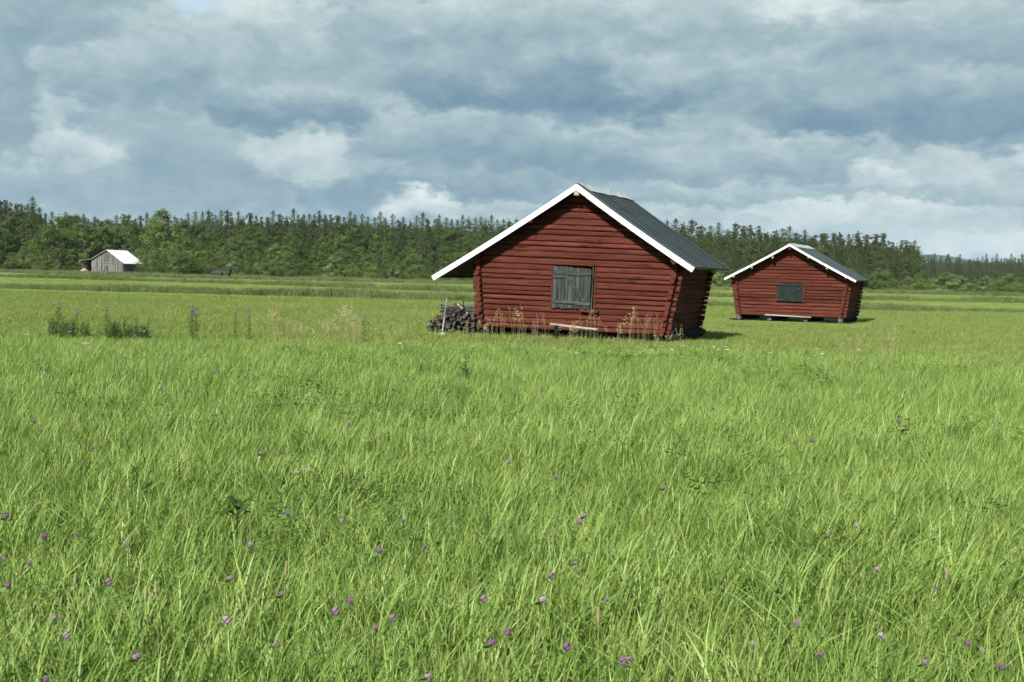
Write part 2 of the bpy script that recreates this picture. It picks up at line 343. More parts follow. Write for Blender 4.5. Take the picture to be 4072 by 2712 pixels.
def log_barn(P, root):
    z0 = P['z0']; D = P['depth']; (au, azz) = P['apex']; (lu, lz) = P['leave']; (ru, rz) = P['reave']
    sl, sr = (azz - lz) / (au - lu), (azz - rz) / (ru - au)
    zeL, zeR = P['zl'], P['zr']
    oL = lambda z: lerp(P['L'][0], P['L'][1], (z - z0) / (P['L'][2] - z0)); oR = lambda z: lerp(P['R'][0], P['R'][1], (z - z0) / (P['R'][2] - z0))
    clear = P.get('clear', .20)
    gL = lambda z: au - (azz - clear - z) / sl; gR = lambda z: au + (azz - clear - z) / sr
    inset = .15
    a = lambda z: max(oL(z), gL(z)) if z > zeL - .5 else oL(z)
    b = lambda z: min(oR(z), gR(z)) if z > zeR - .5 else oR(z)
    # vertical layout of the courses
    zs = []; z = z0
    while z < azz - clear - .08:
        h = random.uniform(*P['logh']); zs.append((z, min(z + h, azz - clear - .02))); z += h + random.uniform(.012, .030) * (1.3 if random.random() < .3 else 1)
    tilt = P['tilt']; hx0, hx1, hz0, hz1 = P['hatch']
    mb_gable = []
    for wall in ('front', 'rear'):
        OUT[0] = 1 if wall == 'front' else -1
        v0 = 0.0 if wall == 'front' else D
        for (q0, q1) in zs:
            mid = (q0 + q1) / 2; low = mid < min(zeL, zeR)
            over = random.uniform(-.012, .03) if low else 0
            over2 = random.uniform(-.012, .03) if low else 0
            a2 = (lambda z, o=over: a(z) - o); b2 = (lambda z, o=over2: b(z) + o)
            if b(q1) - a(q1) < .25: a2 = lambda z: min(a(z), au - .1); b2 = lambda z: max(b(z), au + .1)
            dv = random.uniform(-.014, .014); off = lambda z, d=dv: v0 + d
            if wall == 'front' and q1 > hz0 + .05 and q0 < hz1 - .07:
                hewn_log(a2, lambda z: hx0, q0, q1, .15, 12, 'u', off, red_u, root, tilt)
                hewn_log(lambda z: hx1, b2, q0, q1, .15, 12, 'u', off, red_u, root, tilt)
            else: hewn_log(a2, b2, q0, q1, .15, 22 if wall == 'front' else 8, 'u', off, red_u, root, tilt)
    # side walls, half a course out of step, their ends poking through the corners
    for side in (-1, 1):
        OUT[0] = 1 if side < 0 else -1
        oo = oL if side < 0 else oR
        ze = zeL if side < 0 else zeR
        pz = z0 - .03
        for (q0, q1) in zs:
            m = (q0 + q1) / 2; top = m - .008
            if top > ze - .02: break
            f0 = -random.uniform(.10, .21); f1 = D + random.uniform(.10, .22)
            off = lambda z, s=side: oo(z) - s * inset
            hewn_log(lambda z: f0, lambda z: f1, pz + .012 if pz > z0 else pz, top, .14, 8, 'v', off, red_v, root, (lambda s, z, sd=side: tilt(oo(z), z)), .007)
            pz = top
        hewn_log(lambda z: -.18, lambda z: D + .18, pz + .012, ze + .02, .14, 8, 'v', lambda z, s=side: oo(z) - s * inset, red_v, root, (lambda s, z, sd=side: tilt(oo(z), z)), .007)
    OUT[0] = 1
    # roof: two slopes of felt strips over boards
    v0, v1 = P['roofv']
    for side in (-1, 1):
        eu, ez = (lu, lz) if side < 0 else (ru, rz)
        dvec = Vector((eu - au, 0, ez - azz)); Ls = dvec.length; d = dvec.normalized(); nrm = Vector((-d.z, 0, d.x)) if side > 0 else Vector((d.z, 0, -d.x))
        if nrm.z < 0: nrm = -nrm
        A = Vector((au, 0, azz))
        n = P['strips']; wv = (v1 - v0) / n
        def slab(t0, t1, w0, w1, h0, h1, nm, mt, bow=0.0, segs=1):
            b_ = MB()
            for k in range(segs):
                s0 = lerp(t0, t1, k / segs); s1 = lerp(t0, t1, (k + 1) / segs)
                pts = []
                for h in (h0, h1):
                    for (s_, w_) in ((s0, w0), (s1, w0), (s1, w1), (s0, w1)):
                        sag = -bow * math.sin(math.pi * s_ / Ls)
                        pts.append(A + d * s_ + nrm * (h + sag) + Vector((0, w_, 0)))
                b_.hexa(pts)
            return b_.build(nm, mt, root)
        cutbase = P.get('cut', .30)
        for i in range(n):
            w0 = v0 + i * wv + .015; w1 = v0 + (i + 1) * wv - .015
            cut = Ls * (cutbase + random.uniform(-.015, .015)) if P.get('cut') else Ls * .5
            hj = random.uniform(-.003, .003)
            slab(.0, cut - .006, w0, w1, -.004, .014 + hj, 'roof_panel', roof_m, P['bow'], 2)
            slab(cut + .006, Ls + random.uniform(.0, .02), w0, w1, -.004, .014 + hj, 'roof_panel', roof_m, P['bow'], 3)
        for i in range(1, n):
            if P['big']: slab(.02, Ls + .005, v0 + i * wv - .020, v0 + i * wv + .020, .016, .032, 'seam_strip', seam_m, P['bow'], 5)
        slab(.0, Ls - .03, v0 + .02, v1 - .02, -.024, -.016, 'roof_underlay', blackish, P['bow'], 5)
        nb = 16 if P['big'] else 10
        for i in range(nb):
            wb = (v1 - v0 - .06) / nb
            slab(.04, Ls - .05, v0 + .03 + i * wb + .006, v0 + .03 + (i + 1) * wb - .006, -.048, -.025, 'roof_board', soffit, P['bow'], 3)
        # mossy edge strip and white barge board
        slab(.05, Ls - .0, v0 - .018, v0 + .016, -.045, -.004, 'roof_edge', moss, P['bow'], 6)
        slab(Ls - .045, Ls - .012, v0 + .04, v1 - .03, -.075, -.010, 'eave_board', moss)
        wdt = P['barge']; b_ = MB(); pts = []
        segs = 6
        for k in range(segs):
            s0 = lerp(0, Ls + .015, k / segs); s1 = lerp(0, Ls + .015, (k + 1) / segs)
            g0 = -P['bow'] * math.sin(math.pi * min(s0, Ls) / Ls); g1 = -P['bow'] * math.sin(math.pi * min(s1, Ls) / Ls)
            def pp(s_, h, w_, gg, first):
                q = A + d * s_ + nrm * (h + gg)
                if first: q = Vector((au, 0, azz + (h + gg) / nrm.z))       # mitre at the ridge
                return q + Vector((0, w_, 0))
            lo, hi = -wdt, -.012
            b_.hexa([pp(s0, lo, v0 - .05, g0, k == 0), pp(s1, lo, v0 - .05, g1, False), pp(s1, lo, v0 - .021, g1, False), pp(s0, lo, v0 - .021, g0, k == 0),
                     pp(s0, hi, v0 - .05, g0, k == 0), pp(s1, hi, v0 - .05, g1, False), pp(s1, hi, v0 - .021, g1, False), pp(s0, hi, v0 - .021, g0, k == 0)])
        b_.build('barge_board', white, root)
        # purlins that carry the boards
        for (pu, pz_, rr, sq) in P['purl'][0 if side < 0 else 1]:
            b_ = MB().tube([(pu, v0 - .03, pz_), (pu, .3, pz_), (pu, v1 - .1, pz_)], rr, 4 if sq else 9, jit=.06)
            pu_ = b_.build('purlin', red_v, root)
            if not P['big']: MB().tube([(pu, v0 - .042, pz_ - .01), (pu, v0 - .031, pz_ - .01)], rr * .9, 4 if sq else 9).build('cut_end', pale_beam, pu_)
    b_ = MB().box(au - .075, au + .07, v0 - .03, v1 - .1, azz - P['beam'], azz - P['beam'] + .16)
    b_.build('ridge_beam', pale_beam if P['big'] else red_v, root)
    # ridge capping sheets
    nc = P['caps']; x0 = v0 + .02
    for i in range(nc):
        w0 = lerp(v0 + P['capstart'], v1 - .02, i / nc) - .03; w1 = lerp(v0 + P['capstart'], v1 - .02, (i + 1) / nc)
        b_ = MB(); lift = .018 + .008 * (i % 2) + random.uniform(0, .006)
        for (s_, wd) in ((-sl, .30), (sr, .36)):
            sg = -1 if s_ < 0 else 1; sl_ = abs(s_)
            wd *= random.uniform(.92, 1.06)
            b_.hexa([(au, w0, azz + lift), (au + sg * wd, w0, azz + lift - wd * sl_ + random.uniform(0, .012)), (au + sg * wd, w1, azz + lift - wd * sl_ + random.uniform(0, .012)), (au, w1, azz + lift),
                     (au, w0, azz + lift + .008), (au + sg * wd, w0, azz + lift - wd * sl_ + .02), (au + sg * wd, w1, azz + lift - wd * sl_ + .02), (au, w1, azz + lift + .008)])
        b_.build('ridge_cap', ridge_m, root)
pale_beam = wood('pale_beam', (.22, .20, .155), (.12, .105, .085), (.36, .33, .27), 1, .9, .4, .1)

# ---- big barn
A1 = R(21.6); O1 = (1.729, 38.386)
big = empty('red_log_barn', (O1[0], O1[1], 0), -A1, 'large red log barn with dark roof and grey plank hatch, nearest to the viewer', 'barn')
P1 = dict(z0=.31, depth=4.0, apex=(.25, 4.67), leave=(-4.40, 1.86), reave=(3.86, 2.27), L=(-3.06, -3.22, 2.2), R=(3.08, 3.42, 2.12), zl=2.42, zr=2.36,
          logh=(.10, .185), tilt=lambda s, z: -(.008 + .0075 * max(0, z - .3)) * (s), hatch=(-.54, .70, 1.0, 2.2), roofv=(-.40, 4.42), strips=9, bow=.035, barge=.162, big=True,
          beam=.35, purl=[[(-1.19, 3.575, .065, False), (-3.08, 2.53, .05, False)], [(1.66, 3.51, .06, False), (3.24, 2.43, .10, True)]], caps=7, capstart=.35, cut=.30)
log_barn(P1, big)
def bx(q, nm, mt, par, M=None): return MB().box(*q, M=M).build(nm, mt, par)
# hatch of the big barn
hz = empty('hatch', (0, 0, 0)); hz.parent = big
hb0, hb1, hzb, hzt = -.57, .685, .985, 2.235
edges = [0, .095, .222, .313, .408, .505, .60, .705, .815, .93, 1.0]
tl = R(-1.0)
HM = Matrix.Translation((0, 0, 0)) @ Matrix.Translation((hb0, 0, hzb)) @ Matrix.Rotation(-tl * 1.2, 4, 'Y') @ Matrix.Translation((-hb0, 0, -hzb))
for i in range(10):
    x0 = hb0 + 1.20 * edges[i] + .005; x1 = hb0 + 1.20 * edges[i + 1] - .006 * random.uniform(.7, 1.8)
    zt = hzt - .015 * i * .3 + random.uniform(-.01, .006); zb = hzb + random.uniform(-.02, .015)
    dy = random.uniform(0, .008)
    bx((x0, x1, -.062 - dy, -.037 - dy, zb, zt), 'board', grey_z, hz, HM)
def plank(pts, y0, y1, nm, mt, par, M=None):     # polygon in (x,z) extruded in y
    n = len(pts); v_ = [Vector((x, y0, z)) for x, z in pts] + [Vector((x, y1, z)) for x, z in pts]
    if M: v_ = [M @ q for q in v_]
    return MB().add(v_, [tuple(range(n)), tuple(range(2 * n - 1, n - 1, -1))] + [(i, i + n, (i + 1) % n + n, (i + 1) % n) for i in range(n)]).build(nm, mt, par)
plank([(-.555, 2.01), (-.1, 1.99), (.2, 1.975), (.4, 1.985), (.64, 2.01), (.64, 2.10), (.3, 2.10), (-.15, 2.115), (-.555, 2.12)], -.10, -.072, 'rail', grey_x, hz, HM)
plank([(-.565, 1.145), (.1, 1.115), (.63, 1.10), (.63, 1.195), (.2, 1.20), (-.565, 1.235)], -.10, -.072, 'rail', grey_x, hz, HM)
plank([(-.565, 1.88), (-.245, 1.88), (-.245, 1.99), (-.565, 1.99)], -.10, -.072, 'block', grey_x, hz, HM)
plank([(-.235, 1.985), (-.12, 1.985), (.53, 1.21), (.42, 1.21)], -.128, -.073, 'brace', grey_x, hz, HM)
plank([(.655, 1.0), (.70, 1.0), (.715, 2.34), (.675, 2.34)], -.085, -.045, 'post', grey_z, hz, HM)
plank([(.60, 2.235), (.75, 2.235), (.75, 2.29), (.60, 2.29)], -.11, -.087, 'bracket', red_u, hz)
plank([(.35, .895), (.90, .86), (.90, .925), (.35, .96)], -.15, -.02, 'sill', red_u, hz)
for (q, s) in (((-.63, -.575, .95, 2.25), 0), ((.735, .79, .95, 2.22), 0)): bx((q[0] + .01, q[1] - .0, -.03, .10, q[2], q[3]), 'frame_post', red_v, hz)
# foundation of the big barn
for (u, r_, e) in ((-2.75, .15, 4.2), (-1.1, .13, 4.2), (.75, .13, 4.2), (2.78, .15, 4.1)):
    MB().tube([(u + .05 * math.sin(k), -.12 + (e + .12) * k / 5, .15 + .01 * math.sin(3 * k)) for k in range(6)], [r_ * (1 + .06 * math.sin(2 * k + u)) for k in range(6)], 11, jit=.05).build('foundation_log', dark_log, big, True)
MB().tube([(3.07, -.05 + 4.35 * k / 6, .20 + .008 * k) for k in range(7)], [.10, .155, .165, .17, .17, .16, .09], 12, jit=.05).build('foundation_log', dark_log, big, True)
for (a_, b_) in (((-2.95, .25, .03), (.1, .15, .05)), ((.2, .1, .05), (2.9, .15, .03))): MB().bar(a_, b_, .09, .2).build('base_plank', dark_log, big)
# plank laid across the front as a step
bench = MB()
bench.hexa([(-.42, -.62, .485), (1.05, -.60, .37), (1.05, -.40, .37), (-.42, -.38, .485), (-.42, -.62, .535), (1.05, -.60, .415), (1.05, -.40, .415), (-.42, -.38, .535)])
st = empty('plank_step', (O1[0], O1[1], 0), -A1, 'bleached plank step lying in front of the large barn below its hatch', 'step')
bench.build('plank', pale_wood, st)
for (u, h) in ((-.25, .47), (.9, .37)): MB().tube([(u, -.5, -.02), (u + .02, -.5, h)], [.09, .08], 8, jit=.1).build('support', dark_log, st)

# ---- small barn
A2 = R(23); O2 = (12.985, 59.776)
small = empty('red_log_barn', (O2[0], O2[1], 0), -A2, 'smaller red log barn with green black hatch, standing farther off on four round logs', 'barn')
P2 = dict(z0=.27, depth=4.1, apex=(-.07, 3.63), leave=(-3.10, 1.98), reave=(2.99, 2.0), L=(-2.60, -2.84, 1.87), R=(2.51, 2.72, 1.79), zl=2.05, zr=2.0,
          logh=(.105, .15), tilt=lambda s, z: -.004 * s, hatch=(-.60, .50, .96, 1.80), roofv=(-.40, 4.45), strips=5, bow=.02, barge=.10, big=False,
          beam=.26, purl=[[(-.84, 2.99, .07, True), (-1.8, 2.50, .045, False), (-2.66, 2.07, .065, True)], [(.80, 3.0, .045, False), (1.66, 2.53, .07, True), (2.52, 2.11, .045, False)]], caps=6, capstart=.1, clear=.16)
log_barn(P2, small)
hz = empty('hatch', (0, 0, 0)); hz.parent = small
for i in range(9):
    x0 = -.645 + 1.18 * i / 9; bx((x0 + .003, x0 + .128, -.055 - random.uniform(0, .004), -.03, .93 + .0, 1.825), 'board', green_z, hz)
bx((-.645, .535, -.085, -.063, 1.67, 1.80), 'rail', green_z, hz); bx((-.66, .535, -.085, -.063, .945, 1.05), 'rail', green_z, hz)
plank([(-.42, 1.055), (-.30, 1.055), (.50, 1.60), (.50, 1.665), (.44, 1.665)], -.084, -.0635, 'brace', green_z, hz)
for z_ in (1.735, .995): MB().tube([(-.70, -.10, z_), (-.36, -.10, z_)], .022, 6).build('hinge', blackish, hz)
bx((.54, .61, -.05, .08, .90, 1.84), 'frame_post', red_v, hz); bx((-.70, -.65, -.028, .08, .90, 1.84), 'frame_post', red_v, hz)
for u in (-2.43, -.98, .72, 2.30):
    lg = MB().tube([(u + random.uniform(-.02, .02), -.10 + 4.45 * k / 5, .135) for k in range(6)], [.135 * random.uniform(.95, 1.08) for k in range(6)], 12, jit=.04).build('foundation_log', dark_log, small, True)
    MB().tube([(u, -.112, .135), (u, -.101, .135)], .115, 12).build('cut_end', cut_wood, lg)
for (a_, b_, w_) in (((-2.95, .35, .03), (-.2, .3, .03), .06), ((.1, .3, .03), (2.9, .35, .03), .05), ((-2.7, -.1, .01), (-1.2, -.12, .02), .05), ((1.3, -.12, .02), (2.7, -.14, .02), .05)):
    MB().bar(a_, b_, w_, .25).build('base_plank', dark_log, small)
st = empty('plank_step', (O2[0], O2[1], 0), -A2, 'long pale plank laid across the log ends in front of the smaller barn', 'step')
MB().hexa([(-1.15, -.28, .275), (.99, -.28, .225), (.99, -.11, .225), (-1.15, -.11, .275), (-1.15, -.28, .325), (.99, -.28, .275), (.99, -.11, .275), (-1.15, -.11, .325)]).build('plank', pale_wood, st)

# ---- grey barn far left
A3 = R(6.6); gb = empty('grey_plank_barn', (-82.05, 258.85, 0), -A3, 'weathered grey plank barn with bright tin roof and lean-to by the forest edge', 'barn')
apx, apz = -.1, 4.82; wl, wr = -3.35, 3.38; zl_, zr_ = 2.85, 2.35; D3 = 9.4
def gz(u): return apz - .12 - (abs(u - apx)) * ((apz - zl_) / (apx - wl) if u < apx else (apz - zr_) / (wr - apx))
n = 30
for i in range(n):
    u0 = lerp(wl, wr, i / n) + .012; u1 = lerp(wl, wr, (i + 1) / n) - .012; uc = (u0 + u1) / 2
    zb = 1.95 if -1.25 < uc < 1.15 else random.uniform(.0, .2)
    dy = random.uniform(-.02, .02)
    MB().hexa([(u0, dy, zb), (u1, dy, zb), (u1, dy + .04, zb), (u0, dy + .04, zb), (u0, dy, gz(u0)), (u1, dy, gz(u1)), (u1, dy + .04, gz(u1)), (u0, dy + .04, gz(u0))]).build('board', barn_grey, gb)
for i in range(10):
    u0 = -1.22 + 2.34 * i / 10; bx((u0 + .015, u0 + .22, .05, .08, .05, 1.93), 'door_board', barn_grey, gb)
for (a_, b_) in (((-1.22, -.03, .1), (.0, -.03, 1.7)), ((0.1, -.03, 1.7), (1.12, -.03, .1)), ((-1.25, -.03, 1.86), (1.15, -.03, 1.86))): MB().bar(a_, b_, .15, .04).build('door_brace', barn_grey, gb)
bx((-.08, .08, -.02, .045, .0, 1.8), 'door_gap_post', blackish, gb); bx((-1.1, .7, -.06, -.03, 2.28, 2.38), 'lintel', pale_wood, gb)
for i in range(24):
    v = .1 + D3 * i / 24; bx((wr - .05, wr, v, v + .36, .05, zr_ - .05), 'side_board', barn_grey, gb); bx((wl, wl + .05, v, v + .36, .05, zl_ - .1), 'side_board', barn_grey, gb)
bx((wl + .06, wr - .06, D3 + .1, D3 + .15, .0, 2.3), 'rear_wall', barn_grey, gb)
sl3 = (apz - zr_) / (wr - apx)
for i in range(8):
    v = -.25 + 10.1 * i / 8
    MB().hexa([(apx, v + .01, apz), (wr + .35, v + .01, zr_ - .35 * sl3), (wr + .35, v + 1.255, zr_ - .35 * sl3), (apx, v + 1.255, apz), (apx, v + .01, apz + .06), (wr + .35, v + .01, zr_ - .35 * sl3 + .06), (wr + .35, v + 1.255, zr_ - .35 * sl3 + .06), (apx, v + 1.255, apz + .06)]).build('roof_sheet', tin, gb)
for v0_, pts in ((0, [(-5.85, 2.62), (-3.35, 2.90), (apx, 4.84)]),):
    for k in range(2):
        (a0, b0), (a1, b1) = pts[k], pts[k + 1]
        MB().hexa([(a0, -.25, b0 - .06), (a1, -.25, b1 - .06), (a1, 9.85, b1 - .06), (a0, 9.85, b0 - .06), (a0, -.25, b0 + .06), (a1, -.25, b1 + .06), (a1, 9.85, b1 + .06), (a0, 9.85, b0 + .06)]).build('roof_slope', barn_grey, gb)
        MB().bar((a0, -.29, b0), (a1, -.29, b1), .16, .05).build('barge_board', barn_grey, gb)
for v in (.3, 5, 9): MB().tube([(-5.3, v, 0), (-5.3, v, 2.6)], .09, 6).build('lean_to_post', barn_grey, gb)
bx((-5.75, -3.42, 3.0, 3.1, 0, 2.6), 'lean_to_shade_panel', dark_log, gb)  # dark panel added so the open lean-to looks shaded inside
# tarpaulin heap by the lean-to
mb = MB(); vs = []; N = 9
for j in range(N):
    for i in range(N):
        a_ = (i / (N - 1) - .5) * 2; b_ = (j / (N - 1) - .5) * 2
        vs.append((a_ * 1.1, b_ * .9, max(0, 1.05 * (1 - abs(a_) ** 1.4) * (1 - abs(b_) ** 2) + random.uniform(-.06, .06))))
mb.add(vs, [(j * N + i, j * N + i + 1, (j + 1) * N + i + 1, (j + 1) * N + i) for j in range(N - 1) for i in range(N - 1)])
o = mb.build('tarpaulin_heap', tarp); o.location = (-86.0, 256.8, .1); tag(o, 'pinkish orange tarpaulin heap beside the lean-to of the grey barn', 'tarpaulin')
# ---- old farm wagon by the bushes
wg = empty('farm_wagon', (-48.6, 214, .25), R(-4), 'old grey green farm wagon under a brown cover at the bush edge', 'wagon')
MB().hexa([(-1.2, -.8, .85), (1.6, -.8, .8), (1.6, .9, .8), (-1.2, .9, .85), (-1.3, -.8, 1.35), (1.7, -.8, 1.35), (1.7, .9, 1.35), (-1.3, .9, 1.35)]).build('wagon_box', wagon_m, wg)
MB().hexa([(-2.2, -.7, .82), (-1.22, -.8, .85), (-1.22, .8, .85), (-2.2, .7, .82), (-1.5, -.7, 1.25), (-1.32, -.8, 1.35), (-1.32, .8, 1.35), (-1.5, .7, 1.25)]).build('wagon_nose', wagon_m, wg)
MB().tube([(-.9 + 2.7 * k / 5, .05, 1.52 + .03 * math.sin(k)) for k in range(6)], [.2, .27, .29, .29, .28, .2], 12).build('cover', rust, wg, True)
for (x, y) in ((-.5, -.85), (1.0, -.85), (-.5, .95), (1.0, .95)):
    wh = MB().tube([(x, y - .08, .45), (x, y + .08, .45)], .42, 16).build('wheel', blackish, wg); MB().tube([(x, y - .10, .45), (x, y + .10, .45)], .16, 10).build('hub', rust, wh)
wg.scale = (.82, .82, .82)
MB().bar((-2.2, 0, .8), (-3.3, 0, .45), .1, .1).build('drawbar', rust, wg)
o = MB().tube([(0, 0, 0), (.1, 0, 1.6), (.35, 0, 2.8), (.5, 0, 3.7)], [.07, .065, .06, .03], 7).build('dead_birch_trunk', pale_wood); o.location = (-47.8, 213.0, 0)
o.location = (-57.6, 258, 0); tag(o, 'bare white leaning birch trunk rising above the bushes behind the wagon', 'tree trunk')

# ---- firewood pile left of the big barn
def b2w(u, v, z, O=O1, A=A1): return Vector((O[0] + u * math.cos(A) + v * math.sin(A), O[1] - u * math.sin(A) + v * math.cos(A), z))
pile = empty('firewood_pile', b2w(-3.75, .35, 0), -A1, 'untidy pile of round grey firewood against the left end of the large barn', 'firewood')
fw_mats = [wood('firewood_%d' % i, b, tuple(x * .4 for x in b), tuple(min(1, x * 1.8) for x in b), 1, .95, .6, .4) for i, b in enumerate([(.045, .040, .034), (.028, .025, .022), (.07, .062, .053)])]
fwm = []
for i in range(7):
    r = random.uniform(.038, .06); fwm.append((MB().tube([(0, -.45, 0), (random.uniform(-.02, .02), 0, random.uniform(-.02, .02)), (0, .45, 0)], r, 9, jit=.12).mesh('log', fw_mats[i % 3]), r))
endm = MB().tube([(0, -.459, 0), (0, -.449, 0)], .036, 9).mesh('cut_end', cut_wood)
rows = 8; pile.location.z = .0
for j in range(rows):
    z = .10 + j * .082; wdt = .86 - max(0, j - 4) * .13 + random.uniform(-.06, .06)
    n = int((wdt + .95) / .098)
    for i in range(n):
        u = -wdt + (i + .5 * (j % 2)) * .098 + random.uniform(-.015, .015)
        if u > .72: continue
        me, r = random.choice(fwm); o = link(bpy.data.objects.new('log', me), pile)
        o.location = (u, random.uniform(-.16, .10), z + random.uniform(-.015, .015)); o.rotation_euler = (random.uniform(-.05, .05), random.uniform(0, 6.28), random.uniform(-.10, .10))
        e = link(bpy.data.objects.new('cut_end', endm), o)
for k in range(16):
    me, r = random.choice(fwm); o = link(bpy.data.objects.new('log', me), pile)
    o.location = (random.uniform(-.35, .62), random.uniform(-.15, .2), .76 + random.uniform(0, .14)); o.rotation_euler = (random.uniform(-.5, .5), random.uniform(0, 6), random.uniform(.9, 2.1))
for (a_, b_, w_, m_) in (((-.6, -.2, .95), (-.15, .0, .76), .05, grey_x), ((.0, -.25, 1.0), (.38, -.3, .70), .03, pale_wood), ((.2, -.3, .92), (.62, -.3, .62), .03, grey_x)):
    MB().bar(a_, b_, w_ * 1.5, w_).build('split_log', m_, pile)
for k in range(14):
    x_ = random.uniform(-.85, .5); z_ = .35 + .5 * (x_ + .85) / 1.3 + random.uniform(-.1, .2); a_ = random.uniform(-.7, .7); L_ = random.uniform(.25, .6)
    MB().tube([(x_, -.55, z_), (x_ + math.cos(a_) * L_ * .5, -.6 + random.uniform(-.1, .1), z_ + math.sin(a_) * L_ * .5 + .03), (x_ + math.cos(a_) * L_, -.5, z_ + math.sin(a_) * L_)], [.024, .018, .010], 6).build('branch', fw_mats[k % 3], pile)
# metal pole, wire, iron rod, stone
pt, pb = at(1777, 1187, 38.9), at(1757, 1335, 38.9)
o = MB().tube([pb, pt], .022, 8).build('metal_pole', galv); tag(o, 'slanting galvanised metal pole at the outer end of the firewood pile', 'pole')
we = b2w(-3.2, .02, 1.42); cv = [pt.lerp(we, k / 8) - Vector((0, 0, .10 * math.sin(math.pi * k / 8))) for k in range(9)]
o = MB().tube(cv, .007, 4).build('wire', blackish); tag(o, 'thin slack wire from the metal pole to the corner of the large barn', 'wire')
o = MB().tube([at(1843, 1300, 39.6), at(1843, 1196, 39.6)], .018, 6).build('iron_rod', blackish); tag(o, 'short black iron rod sticking up from the firewood pile', 'rod')
def rock(name, loc, r, sz, mat):
    import bmesh
    bm = bmesh.new(); bmesh.ops.create_icosphere(bm, subdivisions=2, radius=r)
    for v in bm.verts: v.co = Vector((v.co.x * sz[0], v.co.y * sz[1], v.co.z * sz[2])) * random.uniform(.85, 1.12)
    me = bpy.data.meshes.new(name); bm.to_mesh(me); bm.free(); me.materials.append(mat); o = link(bpy.data.objects.new(name, me)); o.location = loc; return o
q = at(1758, 1338, 38.2); tag(rock('stone', (q.x, q.y, .08), .11, (1.2, 1, .9), stone_m), 'pale stone at the foot of the metal pole', 'stone')

# ------------------------------------------------------------------ trees
def cards(centers, normals, sizes, tone, name, mat, asp=.6, extra=None):
    """one small bent leaf card per centre"""
    n = len(centers); c = np.asarray(centers, float); nm = np.asarray(normals, float); nm /= np.linalg.norm(nm, axis=1, keepdims=True) + 1e-9
    rv = rng.normal(size=(n, 3)); u = np.cross(nm, rv); u /= np.linalg.norm(u, axis=1, keepdims=True) + 1e-9; w = np.cross(nm, u)
    s = np.asarray(sizes)[:, None]
    V = np.stack([c - u * s * .5, c + w * s * asp * .5, c + u * s * .5, c - w * s * asp * .5], 1).reshape(-1, 3)
    me = bpy.data.meshes.new(name)
    me.from_pydata(V.tolist(), [], [(4 * i, 4 * i + 1, 4 * i + 2, 4 * i + 3) for i in range(n)])
    a = me.attributes.new('tone', 'FLOAT', 'POINT'); a.data.foreach_set('value', np.repeat(tone, 4).astype(np.float32))
    me.materials.append(mat); me.update(); return me
def spruce_mesh(h, seed, slim=.17, mat=None):
    r_ = np.random.default_rng(seed); c = []; nn = []; sz = []; tn = []
    z = h * .06
    while z < h * .985:
        t = z / h; rad = h * slim * (1 - t) ** .68 * (1 if t > .2 else .7 + 1.5 * t) * r_.uniform(.70, 1.15) + .06
        nb = int(7 + 5 * (1 - t)); ph = r_.uniform(0, 6.28)
        for k in range(nb):
            a = ph + k * 6.283 / nb + r_.uniform(-.2, .2); L = rad * r_.uniform(.65, 1.18); tone = r_.uniform(0, 1)
            m = max(2, int(L / .30))
            for j in range(m):
                s = (j + .6) / m; dz = -.32 * L * s + .12 * L * s * s
                for rep in range(2):
                    c.append((math.cos(a) * L * s + r_.normal() * .10, math.sin(a) * L * s + r_.normal() * .10, z + dz - .12 * rep * r_.uniform(0, 1.6) + r_.normal() * .05))
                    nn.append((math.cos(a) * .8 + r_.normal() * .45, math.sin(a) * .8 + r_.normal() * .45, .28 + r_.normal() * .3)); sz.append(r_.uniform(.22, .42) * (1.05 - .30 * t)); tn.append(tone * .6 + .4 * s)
        z += h * r_.uniform(.014, .022)
    for k in range(8): c.append((0, 0, h * (.95 + .05 * k / 8))); nn.append((r_.normal(), r_.normal(), .1)); sz.append(.3); tn.append(.6)
    return cards(c, nn, sz, np.array(tn), 'crown', mat or spruce_m, .55)
def clumps_mesh(blobs, n, size, seed, mat, name='crown', asp=.65, shell=.55):
    r_ = np.random.default_rng(seed); B = np.array([(b[0], b[1], b[2], b[3]) for b in blobs]); w = B[:, 3] ** 2; w /= w.sum()
    idx = r_.choice(len(B), n, p=w); d = r_.normal(size=(n, 3)); d /= np.linalg.norm(d, axis=1, keepdims=True)
    rad = B[idx, 3] * (shell + (1.06 - shell) * r_.random(n) ** .6); c = B[idx, :3] + d * rad[:, None] * np.array([1, 1, .85])
    nm = d * .8 + (c - c.mean(0)) / (np.abs(c - c.mean(0)).max(0) + .01) * .7 + r_.normal(size=(n, 3)) * .38 + np.array([0, 0, .2]); tb = r_.random(len(B))
    return cards(c, nm, r_.uniform(.7, 1.3, n) * size, np.clip(tb[idx] * .7 + r_.random(n) * .3, 0, 1), name, mat, asp)
def decid_mesh(h, seed, rad, mat, n=3400, base=.08, size=.235, nb=56):
    r_ = np.random.default_rng(seed); bl = []
    for k in range(nb):
        t = r_.random() ** .9; z = h * (base + (1 - base) * t * .95); prof = math.sin(math.pi * min(1, (t * .86 + .14))) ** .6
        a = r_.uniform(0, 6.28); q = rad * prof * r_.random() ** .32; bl.append((q * math.cos(a), q * math.sin(a), z, rad * r_.uniform(.20, .38) * (1.1 - .5 * t)))
    bl.append((0, 0, h * .95, rad * .22))
    return clumps_mesh(bl, n, size, seed, mat)
